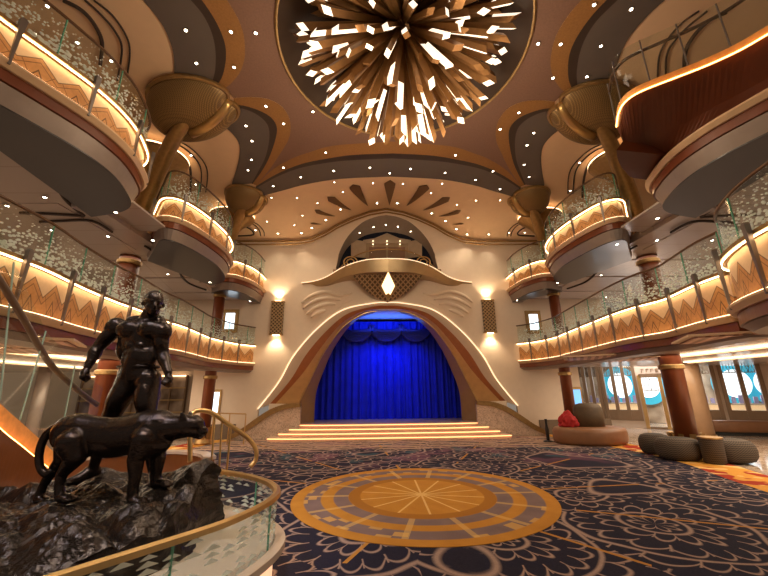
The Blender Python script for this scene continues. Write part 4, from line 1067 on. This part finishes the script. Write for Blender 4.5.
b.chain(tl_, [.040-.012*i/len(tl_) for i in range(len(tl_))], n=10)
b.finish('panther_figure', M_bronze, stt, .0105, 3)
# ================================================================ LEFT STAIR
sx0 = -4.75
ls = thing('curved_staircase', 'curving mahogany staircase with glass sides rising behind the bronze statue', 'staircase')
def lsp(px, py, x=None): return at(px, py, 0, sx0 if x is None else x)
top = cat([lsp(-90, 300, -4.4), lsp(-40, 358, -4.5), lsp(0, 403, -4.6), lsp(22, 423, -4.68), lsp(42, 441, -4.75), lsp(60, 456, -4.78), lsp(85, 468, -4.75)], 6)
g = G(); vs = []; fs = []
for p in top: vs += [p, p+Vector((.0, 0, -.24)), p+Vector((-.10, 0, -.24)), p+Vector((-.10, 0, 0))]
for i in range(len(top)-1):
    for k in range(4): fs.append((i*4+k, i*4+(k+1) % 4, i*4+4+(k+1) % 4, i*4+4+k))
g.add(vs, fs); g.out('lit_stringer', P('amber_band', (.80, .36, .10), .5, var=.3, sc=14), ls)
G().tube([p+Vector((.05, 0, -.25)) for p in top], .013, 5).out('light_strip', P('amber_led', (1, .6, .2), .5, em=(1, .45, .12), es=9), ls)
vs = []; fs = []
for p in top: vs += [p+Vector((.07, 0, -.26)), Vector((p.x-.05, p.y, .02 if p.z < 1.9 else p.z-1.3)), p+Vector((-.1, 0, -.23)), Vector((p.x-.15, p.y, .02 if p.z < 1.9 else p.z-1.3))]
for i in range(len(top)-1):
    a = 4*i; e = a+4; fs += [(a, a+1, e+1, e), (a+2, e+2, e+3, a+3), (a, e, e+2, a+2)]
link('side_panel', vs, fs, P('orange_lacquer', (.20, .065, .018), .3, var=.1, coat=.3), ls)
for k in range(9):
    q = top[min(len(top)-1, 2+k*4)]
    G().box((q.x-.75, q.y, q.z-.12), (1.25, .34, .05)).out('tread', M_marble, ls)
hl = cat([lsp(-70, 190, -4.4), lsp(-30, 240, -4.45), lsp(0, 281, -4.55), lsp(23, 322-4, -4.6), lsp(40, 348, -4.68), lsp(52, 366, -4.72), lsp(75, 388, -4.75), lsp(97, 405, -4.78)], 6)
G().tube(hl, .036, 8).out('handrail', P('grey_brown_rail', (.13, .085, .06), .35), ls, True)
gts = [((-30, 150), (-30, 370)), ((14, 262), (0, 400)), ((46, 331), (20, 420)), ((75, 366), (60, 440)), ((103, 388), (95, 425))]
gp = [(at(a[0], a[1], 0, sx0+.08), at(c[0], c[1], 0, sx0+.08)) for a, c in gts]
for (t1, b1), (t2, b2) in zip(gp, gp[1:]):
    t1b = t1.copy(); o = G().prism([t1, t2, b2, b1], (-.012, 0, 0)).out('glass_panel', M_glass, ls)
    G().tube([t1, b1], .010, 5).out('glass_edge', P('glass_edge_dim', (.30, .42, .34), .2), o)
tag(ls, None)
lk = thing('low_lacquer_wall', 'low orange-brown lacquered kerb wall behind the rock of the statue', 'low wall')
kp = cat([(-4.75, 5.35, 0), (-4.2, 5.95, 0), (-3.6, 6.05, 0), (-3.1, 5.8, 0), (-2.85, 5.45, 0)], 6); kn = normals2(kp, 1)
g = G(); sweep(g, kp, kn, [(0, .01), (0, .72), (-.12, .72), (-.12, .01)]); g.out('panel', P('orange_lacquer', (.36, .12, .035), .3), lk)
g = G(); sweep(g, kp, kn, [(.02, .72), (.02, .76), (-.14, .76), (-.14, .72)]); g.out('coping', M_marble, lk)
# ================================================================ RIGHT UPPER STAIR
us = thing('upper_stair', 'dark mahogany stair with clear glass sides sweeping over the top right balcony', 'staircase')
tp = [at(x, y, 2, z) for x, y, z in [(617, 128, 6.1), (619, 115, 6.15), (625, 104, 6.15), (640, 93.5, 6.15), (674, 80, 6.15), (705, 68, 6.15), (738, 53, 6.15), (768, 36, 6.15), (830, 0, 6.15), (900, -50, 6.15)]]
bt = [at(x, y, 2, z) for x, y, z in [(616.5, 150, 5.56), (618, 160, 5.54), (624, 170, 5.52), (636, 178, 5.52), (664, 163, 5.52), (694, 142, 5.52), (728, 124, 5.52), (768, 103, 5.52), (830, 72, 5.52), (900, 40, 5.52)]]
T_ = resample(cat(tp, 6), 50); B_ = resample(cat(bt, 6), 50)
vs = []; fs = []
for i, (p, q) in enumerate(zip(T_, B_)):
    vs += [p, p.lerp(q, .5)+Vector((.10, .0, -.05)), q, Vector((6.6, q.y+.4, q.z)), Vector((6.6, p.y+.4, p.z))]
for i in range(49):
    for k in range(5): fs.append((i*5+k, i*5+(k+1) % 5, i*5+5+(k+1) % 5, i*5+5+k))
fs += [(0, 1, 2, 3, 4), tuple(245+k for k in range(5))[::-1]]
link('side_panel', vs, fs, P('dark_mahogany', (.11, .026, .008), .45, var=.15), us)
vs = []; fs = []
for p in T_: vs += [p+Vector((-.015, -.015, -.0)), p+Vector((-.015, -.015, .14)), p+Vector((.06, .03, .14)), p+Vector((.06, .03, 0))]
for i in range(49):
    for k in range(4): fs.append((i*4+k, i*4+(k+1) % 4, i*4+4+(k+1) % 4, i*4+4+k))
link('amber_band', vs, fs, P('amber_band', (.62, .30, .09), .5), us)
G().tube([p+Vector((-.03, -.03, .0)) for p in T_], .012, 5).out('light_strip', P('amber_led', (1, .6, .2), .5, em=(1, .45, .12), es=7), us)
for k in range(0, 48, 7):
    a = T_[k]; e = T_[min(k+7, 49)]; seg_ = T_[k:min(k+8, 50)]
    vs = []; fs = []
    for p in seg_: vs += [p+Vector((.02, .02, .14)), p+Vector((.02, .02, 1.0)), p+Vector((.032, .032, 1.0)), p+Vector((.032, .032, .14))]
    for i in range(len(seg_)-1):
        for q in range(4): fs.append((i*4+q, i*4+(q+1) % 4, i*4+4+(q+1) % 4, i*4+4+q))
    o = link('glass_panel', vs, fs, M_glass, us)
    G().tube([a+Vector((.02, .02, .0)), a+Vector((.02, .02, 1.0))], .012, 5).out('seam_post', M_fin, o)
G().tube([p+Vector((.05, .05, .82)) for p in T_], .026, 8).out('handrail', P('dark_rail', (.07, .035, .02), .3), us)
# ================================================================ RIGHT LOUNGE
def pouf(name, label, c, rx, ry, h, mat, rz=0, cat_='pouf', group=None, part='cushion'):
    t = thing(name, label, cat_, (c[0], c[1], 0), group); t.rotation_euler = (0, 0, rz)
    pf = [(.62, .012), (.84, h*.1), (.97, h*.28), (1.0, h*.5), (.95, h*.73), (.80, h*.9), (.55, h*.97), (.02, h)]
    G().lathe(pf, 48, sx=rx, sy=ry).out(part, mat, t, True)
    return t
M_weave = P('ribbed_charcoal', (.11, .085, .06), .8, var=.3, sc=40)
def ribbed():
    s = NT('ribbed_weave'); v = s.coord(); x, y, z = s.xyz(v)
    A_ = s.mth('ARCTAN2', y, x); w = s.mth('SINE', s.mth('ADD', s.mth('MULTIPLY', z, 150), s.mth('MULTIPLY', s.mth('SINE', s.mth('MULTIPLY', A_, 40)), 1.2)))
    s.set(s.b, 'Base Color', s.mix(s.step(w, 0, .6), (.035, .026, .02), (.11, .08, .055))); s.set(s.b, 'Roughness', .85); return s.m
M_rib = ribbed()
pouf('stone_pouf', 'small rounded charcoal woven pouf, leftmost of the three before the column', (6.55, 9.72), .36, .34, .50, M_rib, .2, 'pouf', 'charcoal woven poufs')
pouf('stone_pouf', 'long rounded charcoal woven pouf between the small pouf and the drum table', (6.50, 8.92), .48, .36, .50, M_rib, -.3, 'pouf', 'charcoal woven poufs')
pouf('stone_pouf', 'long rounded charcoal woven pouf to the right of the drum table', (7.42, 8.55), .44, .36, .50, M_rib, -.3, 'pouf', 'charcoal woven poufs')
t = thing('drum_table', 'dark woven drum side table with flat top in front of the poufs', 'side table', (6.86, 8.42, 0))
G().lathe([(.17, .012), (.20, .03), (.215, .5), (.21, .52)], 36).out('body', M_rib, t, True); G().lathe([(.222, .52), (.228, .53), (.222, .55)], 36).out('top', M_bronzegold, t)
t = thing('round_sofa', 'tan leather oval sofa with a tall rounded back roll on the carpet', 'sofa', (6.05, 11.75, 0))
G().lathe([(.9, .012), (.97, .05), (1.0, .12), (1.0, .36), (.96, .45), (.86, .475), (.02, .48)], 64, sx=1.08, sy=.80).out('seat', M_leather, t, True)
bk = []; 
g = G(); pts = [(x, 0) for x in (0,)]
g.lathe([(1.0, .46), (1.0, .80), (.95, 1.02), (.80, 1.12), (.5, 1.16), (.02, 1.17)], 48, (.12, .12, 0), .46, .30); g.out('backrest', P('striped_velvet', (.09, .055, .025), .6, var=.6, sc=5), t, True)
t = thing('red_cushion', 'crumpled red cushion leaning on the left side of the round sofa back', 'cushion', (5.45, 11.75, .50))
g = G(); vs = []; fs = []
bmc = bmesh.new(); bmesh.ops.create_icosphere(bmc, subdivisions=4, radius=1)
for v_ in bmc.verts:
    c = v_.co; s_ = (abs(c.x)**2.6+abs(c.z)**2.6)**(1/2.6) if abs(c.y) < 2 else 1
    v_.co = Vector((c.x*.27*(1+.45*noise.noise(c*2.6)), c.y*.17*(1+.3*noise.noise(c*3)), c.z*.24*(1+.5*noise.noise(c*2.3+Vector((5, 0, 0))))+.18-.1*abs(c.x)))
me = bpy.data.meshes.new('cushion'); bmc.to_mesh(me); bmc.free(); me.materials.append(P('red_cloth', (.45, .02, .02), .8)); me.polygons.foreach_set('use_smooth', [True]*len(me.polygons))
o = bpy.data.objects.new('cover', me); COL.objects.link(o); o.parent = t
t = thing('stanchion', 'short black stanchion post with round foot beside the wing wall', 'stanchion', (4.95, 12.2, 0))
G().lathe([(.15, .012), (.15, .03), (.03, .05)], 24).out('foot', M_black, t); G().lathe([(.045, .05), (.06, .35), (.035, .5), (.035, .66), (.05, .68)], 16).out('post', M_black, t)
t = thing('wall_bench', 'brown leather bench below the arched shop windows', 'bench', (12.2, 13.2, 0)); t.rotation_euler = (0, 0, -.35)
G().lathe([(.93, .10), (1, .14), (1, .40), (.93, .46), (.02, .47)], 40, sx=1.0, sy=.33).out('seat', M_leather, t, True)
G().lathe([(.8, .0), (.8, .12)], 40, sx=1.0, sy=.30).out('base', M_black, t)
t = thing('tan_column', 'slim tan clad column behind the mahogany column near the shop windows', 'column', (10.1, 12.3, 0))
G().lathe([(.30, 0), (.30, 3.3)], 24).out('shaft', P('tan_cladding', (.42, .27, .16), .35, coat=.3), t, True); G().lathe([(.34, .0), (.34, .14)], 24).out('base', M_bronzegold, t)
# shop front: a diagonal wall of glazed bays
SA, SB = Vector((8.6, 17.2, 0)), Vector((16.5, 11.2, 0)); sd_ = (SB-SA).normalized(); sn = Vector((sd_.y, -sd_.x, 0))
LEN = (SB-SA).length; HT = 3.25
M_shop = P('shop_wall', (.62, .48, .36), .5, var=.05); M_sframe = P('bronze_frame', (.25, .155, .085), .4, .3)
def sp(px, z=0):                     # where the sight line of a column of pixels meets the shop front
    lo, hi = 0, LEN
    d = _f+_r*((px-384)/FPX)+_u*((288-395)/FPX)
    a = d.xy; A2 = (SA-CAM).xy; s2 = sd_.xy
    det = a.x*(-s2.y)+s2.x*a.y
    t = (a.x*A2.y-a.y*A2.x)/(-det) if abs(det) > 1e-9 else 0
    return ((CAM.x+0-SA.x)*1+0, t)[1]
def solve(px):
    best = min((abs(proj_x(SA+sd_*t)-px), t) for t in np.linspace(0, LEN, 800)); return best[1]
def proj_x(p): q = Vector((p.x, p.y, 1.4))-CAM; return 384+FPX*q.dot(_r)/q.dot(_f)
bays = [(579, 601, 3, .3, 'w'), (605, 637, 3, .3, 'w'), (642, 684, 2, .0, 'd'), (697, 717, 1, .35, 'w'), (725, 764, 2, .35, 'w')]
edges = []; wx = [0]
for a, b_, n_, sill, k in bays: edges.append((solve(a), solve(b_), n_, sill, k))
HW = 2.75
g = G(); cur = 0
def sbox(g, t0, t1, z0, z1, off=0, th=.12):
    c = SA+sd_*((t0+t1)/2)+sn*off; g.box((c.x, c.y, (z0+z1)/2), (t1-t0, th, z1-z0), math.atan2(sd_.y, sd_.x))
for (a, b_, n_, sill, k) in edges:
    if a > cur: sbox(g, cur, a, 0, HT)
    sbox(g, a, b_, HW if k == 'w' else 2.12, HT)
    if sill: sbox(g, a, b_, 0, sill)
    cur = b_
if cur < LEN: sbox(g, cur, LEN, 0, HT)
tag(g.out('wall_right', M_shop), kind='structure')
def shop_glow():
    s = NT('shop_interior'); v = s.coord(); x, y, z = s.xyz(v)
    vo = s.noise(v, 1.1, 2).outputs[0]
    c = s.mix(s.step(vo, .5, .1), (.16, .10, .06), (.45, .34, .25))
    s.set(s.b, 'Base Color', c); s.set(s.b, 'Roughness', .6); return s.m
M_shopin = shop_glow(); M_day = P('daylight_porthole', (.9, .95, 1), .5, em=(.80, .90, 1), es=1.1); M_teal = P('teal_ring', (.03, .30, .42), .4, em=(.05, .45, .65), es=.5)
for wi, (a, b_, n_, sill, k) in enumerate(edges):
    HW = 2.75 if k == 'w' else 2.12
    w_ = tag(bpy.data.objects.new(('window_%d' if k == 'w' else 'door_%d') % (wi+1), None), kind='structure'); COL.objects.link(w_)
    for i in range(n_+1):
        g = G(); t_ = a+(b_-a)*i/n_; sbox(g, t_-.065, t_+.065, sill, HW, .02, .2); g.out('mullion', M_sframe if k == 'w' else M_gold, w_)
    g = G(); sbox(g, a, b_, HW-.1, HW+.06, .02, .2); sbox(g, a, b_, sill, sill+(.42 if k == 'w' else .08), .02, .16); g.out('frame', M_sframe, w_)
    for i in range(n_):
        g = G(); sbox(g, a+(b_-a)*i/n_+.09, a+(b_-a)*(i+1)/n_-.09, sill, HW-.1, 0, .02); g.out('pane', M_glass, w_)
        # tracery at the head of each light
        g = G(); t0 = a+(b_-a)*i/n_+.09; t1 = a+(b_-a)*(i+1)/n_-.09; z0, z1 = HW-.62, HW-.12; p_ = lambda t, z: (SA+sd_*t+sn*.03)+Vector((0, 0, z))
        for q in range(2):
            u0, u1 = t0+(t1-t0)*q/2, t0+(t1-t0)*(q+1)/2; g.tube([p_(u0, z0), p_((u0+u1)/2, z1), p_(u1, z0)], .015, 5); g.tube([p_(u0, z1), p_((u0+u1)/2, z0), p_(u1, z1)], .015, 5)
        g.tube([p_(t0, z0), p_(t1, z0)], .02, 5); g.out('tracery', M_sframe, w_)
# what stands inside the shop
bk_ = lambda t, d, z: SA+sd_*t-sn*d+Vector((0, 0, z))
g = G(); sbox(g, -3, LEN+6, 0, 4, -3.2, .1); tag(g.out('wall_shop_back', M_shopin), kind='structure')
def disc(c, r, th, n=32):
    g = G(); ax_ = sd_; vs = [c+ax_*(r*math.cos(2*PI*k/n))+Vector((0, 0, r*1.15*math.sin(2*PI*k/n))) for k in range(n)]
    return g.prism(vs, -sn*th)
names = ['in the glazed bay left of the doors', 'seen through the glass doors', 'in the middle of the right-hand window', 'cut by the right edge of the picture']
for i, px in enumerate((583, 611, 706, 745)):
    t_ = solve(min(px, 768))+( -0.0 if px < 769 else 1.6)
    t_ += 1.9*0
    c = bk_(t_+1.3, 3.0, 1.75); pw = thing('porthole', 'bright round window with a teal surround, %s' % names[i], 'porthole')
    disc(c, .80, .1).out('surround', M_teal, pw); disc(c+sn*.06, .52, .05).out('light_pane', M_day, pw)
    cc = bk_(t_+.2, 1.9, 0); tb = thing('shop_counter', 'pale counter with goods %s' % names[i], 'counter', cc); tb.rotation_euler = (0, 0, math.atan2(sd_.y, sd_.x))
    G().box((0, 0, .45), (1.3, .5, .9)).out('base', P('counter_lit', (.75, .55, .35), .5, em=(1, .65, .35), es=.5), tb); G().box((0, 0, .93), (1.4, .6, .06)).out('top', M_marble, tb)
    g = G()
    for q in range(6): g.box((-.55+.22*q, 0, .96+.1+.03*(q % 3)), (.12, .2, .2+.06*(q % 3)))
    g.out('goods', P('lilac_goods', (.35, .32, .55), .5), tb)
for i, t_ in enumerate((1.2, 4.2, 7.6, 9.0)):
    c = bk_(t_+1.0, 1.2, 2.6); pn = thing('shop_pendant', 'glowing ring pendant lamp hanging in the shop, number %s from the stage side' % ['first', 'second', 'third', 'fourth'][i], 'pendant lamp', c); pn['label'] = 'glowing pendant ring in the shop, %s counted from the stage side' % ['first', 'second', 'third', 'last'][i]
    G().tube([(.28*math.cos(a), .28*math.sin(a), 0) for a in np.linspace(0, 2*PI, 24, endpoint=False)], .04, 6, closed=True).out('ring', M_led_soft, pn); G().tube([(0, 0, 0), (0, 0, .9)], .01, 5).out('cord', M_black, pn)
dt0, dt1 = edges[2][0], edges[2][1]; g = G(); rs = random.Random(3); t_ = dt0+.12
for wl in (4, 4, 3):                     # letter-like strokes: too small in the photograph to read
    for k in range(wl):
        sbox(g, t_, t_+.03, 2.24, 2.38, .075, .03); sbox(g, t_, t_+.10, 2.24+rs.choice((0, .06, .12)), 2.265+rs.choice((0, .06, .11)), .075, .03) if False else sbox(g, t_+.03, t_+.10, 2.24+rs.choice((0., .06, .115)), 2.385, .075, .03) if rs.random() < .3 else sbox(g, t_+.03, t_+.11, *rs.choice(((2.24, 2.265), (2.30, 2.325), (2.355, 2.38))), .075, .03)
        t_ += .16
    t_ += .14
tag(g.out('shop_sign', M_sframe), 'row of tiny dark lettering on the cream lintel over the glass shop doors', 'sign')
# wall behind the right column with the blue lit screen, and its mirror on the left
for s_, (x, y) in ((1, (576.5, 400)), (-1, (213.5, 403))):
    c = at(x, y, 1, YW-.05); s2 = thing('lit_screen', 'bronze-framed window glowing %s %s' % (('blue', 'behind the round sofa') if s_ > 0 else ('white', 'behind the panther head')), 'lit window')
    G().box((c.x, YW-.03, c.z), (.50, .05, .95)).out('frame', M_bronzegold, s2); G().box((c.x, YW-.065, c.z), (.36, .02, .76)).out('pane', P('screen_blue', (.3, .6, 1), .4, em=(.10, .42, .85), es=1.0) if s_ > 0 else M_screen, s2)
    c = at(*((533.8, 322) if s_ > 0 else (230, 321)), 1, YW-.05); s3 = thing('gallery_window', 'small bronze-framed daylight window over the lower gallery, %s of the stage' % ('right' if s_ > 0 else 'left'), 'lit window')
    G().box((c.x, YW-.03, c.z), (.62, .05, .92)).out('frame', M_bronzegold, s3); G().box((c.x, YW-.065, c.z), (.34, .02, .62)).out('pane', M_screen, s3)
    tag(G().box((s_*6.9, YW-.02, .26), (2.7, .04, .5)).out('baseboard_right' if s_ > 0 else 'baseboard_left', P('taupe_dado', (.17, .12, .08), .5)), kind='structure')
# left lounge: back wall, shelving and slim columns
tag(G().box((-13.5, 18.6, 1.7), (13, .1, 3.4)).out('wall_left', M_shop), kind='structure')
for i in range(4):
    x_ = -8.6-1.75*i; t = thing('display_bay', 'glazed bronze display bay on the left lounge wall, %s from the stage' % ['nearest', 'second', 'third', 'furthest'][i], 'display case', (x_, 18.4, 0))
    G().box((0, .05, 1.35), (1.5, .08, 2.1)).out('back', M_shopin, t)
    for q in (-.72, 0, .72): G().box((q, -.02, 1.35), (.07, .14, 2.2)).out('mullion', M_sframe, t)
    for q in range(3): G().box((0, -.02, .75+.55*q), (1.45, .16, .04)).out('shelf', M_gold, t)
    G().box((0, -.02, 2.42), (1.5, .1, .03)).out('light_strip', M_led_soft, t)
for i, (x_, y_) in enumerate(((-7.6, 6.6), (-10.5, 11.5))):
    t = thing('slim_column', 'slim pale column seen through the stair glass, %s' % ('nearer one' if i == 0 else 'further one'), 'column', (x_, y_, 0)); G().lathe([(.17, 0), (.17, 2.41)], 20).out('shaft', M_silver, t, True); G().lathe([(.22, 0), (.22, .1)], 20).out('base', M_bronzegold, t)
# lit coves in the lower gallery ceilings
for s_ in (-1, 1):
    for i, (x_, y_, lx, ly) in enumerate(((7.4, 6.2, .12, 7.5), (9.6, 7.8, .10, 8), (11.8, 7, .12, 8))):
        t = thing('cove_light', 'long warm cove light strip in the lower gallery ceiling, %s row on the %s side' % (['inner', 'middle', 'outer'][i], 'statue' if s_ < 0 else 'sofa'), 'cove light', (s_*x_, y_, 2.40))
        G().box((0, 0, 0), (lx, ly, .02)).out('lens', P('cove_led', (1, .8, .6), .5, em=(1, .72, .46), es=3.5), t)
        G().box((s_*.18, 0, -.02), (.2, ly, .04)).out('frame', M_cream, t)
for i, (px, py) in enumerate(((600, 358), (628, 360), (745, 338), (10, 343), (50, 352))):
    c = at(px, py, 2, 2.36); t = thing('ceiling_lattice', 'coffered ceiling light panel with diamond lattice, %s' % ['over the round sofa', 'over the shop doors', 'over the right shop windows', 'left of the stair glass', 'behind the stair handrail'][i], 'ceiling panel', (c.x, c.y, 2.37)); t.rotation_euler = (0, 0, .5*(-1 if c.x > 0 else 1))
    G().box((0, 0, 0), (1.5, 1.0, .03)).out('lattice', lattice_mat('rosy_lattice', (.75, .50, .38), (.42, .24, .16), 6) if i == 0 else bpy.data.materials['rosy_lattice'], t); G().box((0, 0, .02), (1.7, 1.2, .03)).out('frame', M_cream, t)
# ================================================================ LIGHT
w = bpy.data.worlds.new('world'); SC.world = w; w.use_nodes = True
bg = w.node_tree.nodes['Background']; bg.inputs[0].default_value = (.95, .78, .62, 1); bg.inputs[1].default_value = .22
def area(loc, rot, sx, sy, e, col, name='area_lamp', spread=None):
    l = bpy.data.lights.new(name, 'AREA'); l.shape = 'RECTANGLE'; l.size = sx; l.size_y = sy; l.energy = e; l.color = col
    if spread: l.spread = spread
    o = bpy.data.objects.new(name, l); COL.objects.link(o); o.location = loc; o.rotation_euler = rot; return o
for x_, e_ in ((-1.3, 160), (0, 260), (1.3, 160)):
    l = bpy.data.lights.new('stage_spot', 'SPOT'); l.energy = e_; l.color = (.02, .10, 1); l.spot_size = 1.25; l.spot_blend = 1; l.shadow_soft_size = .15
    o = bpy.data.objects.new('stage_spot', l); COL.objects.link(o); o.location = (x_*.6, 14.6, 4.35); o.rotation_euler = (Vector((x_*.8, 16.0, 2.3))-o.location).to_track_quat('-Z', 'Y').to_euler()
area((0, 15.5, 4.1), (PI, 0, 0), 2.6, .5, 26, (.05, .2, 1), 'stage_up_light')
def spot(loc, tgt, e, size, col, nm='added_statue_spot', soft=.08):
    l = bpy.data.lights.new(nm, 'SPOT'); l.energy = e; l.color = col; l.spot_size = size; l.spot_blend = .6; l.shadow_soft_size = soft
    o = bpy.data.objects.new(nm, l); COL.objects.link(o); o.location = loc; o.rotation_euler = (Vector(tgt)-Vector(loc)).to_track_quat('-Z', 'Y').to_euler()
spot((-1.6, .6, 7.9), (-3.2, 3.8, 1.2), 800, .7, (1, .86, .72)); spot((-4.6, 1.6, 7.6), (-3.2, 3.8, 1.2), 520, .7, (.85, .88, 1)); spot((-.8, 6.2, 7.6), (-3.2, 3.9, 1.4), 520, .6, (1, .84, .68))  # added spots without fixtures, aimed at the statue to give its bronze highlights
area((12.2, 15.8, 3.6), (0, 0, .6), 6, 2, 420, (.95, .93, .95), 'shop_light')
for s_ in (-1, 1):
    area((s_*8.2, 8, 2.38), (0, 0, 0), 3, 9, 300, (1, .80, .58), 'gallery_light')
    area((s_*8.2, 8, 5.08), (0, 0, 0), 3, 9, 110, (1, .78, .56), 'gallery_light')
SC.view_settings.view_transform = 'Standard'; SC.view_settings.look = 'None'; SC.view_settings.gamma = 1
SC.view_settings.exposure = .22
SC.cycles.use_denoising = True
SC.cycles.max_bounces = 8; SC.cycles.transparent_max_bounces = 24; SC.cycles.sample_clamp_indirect = 4
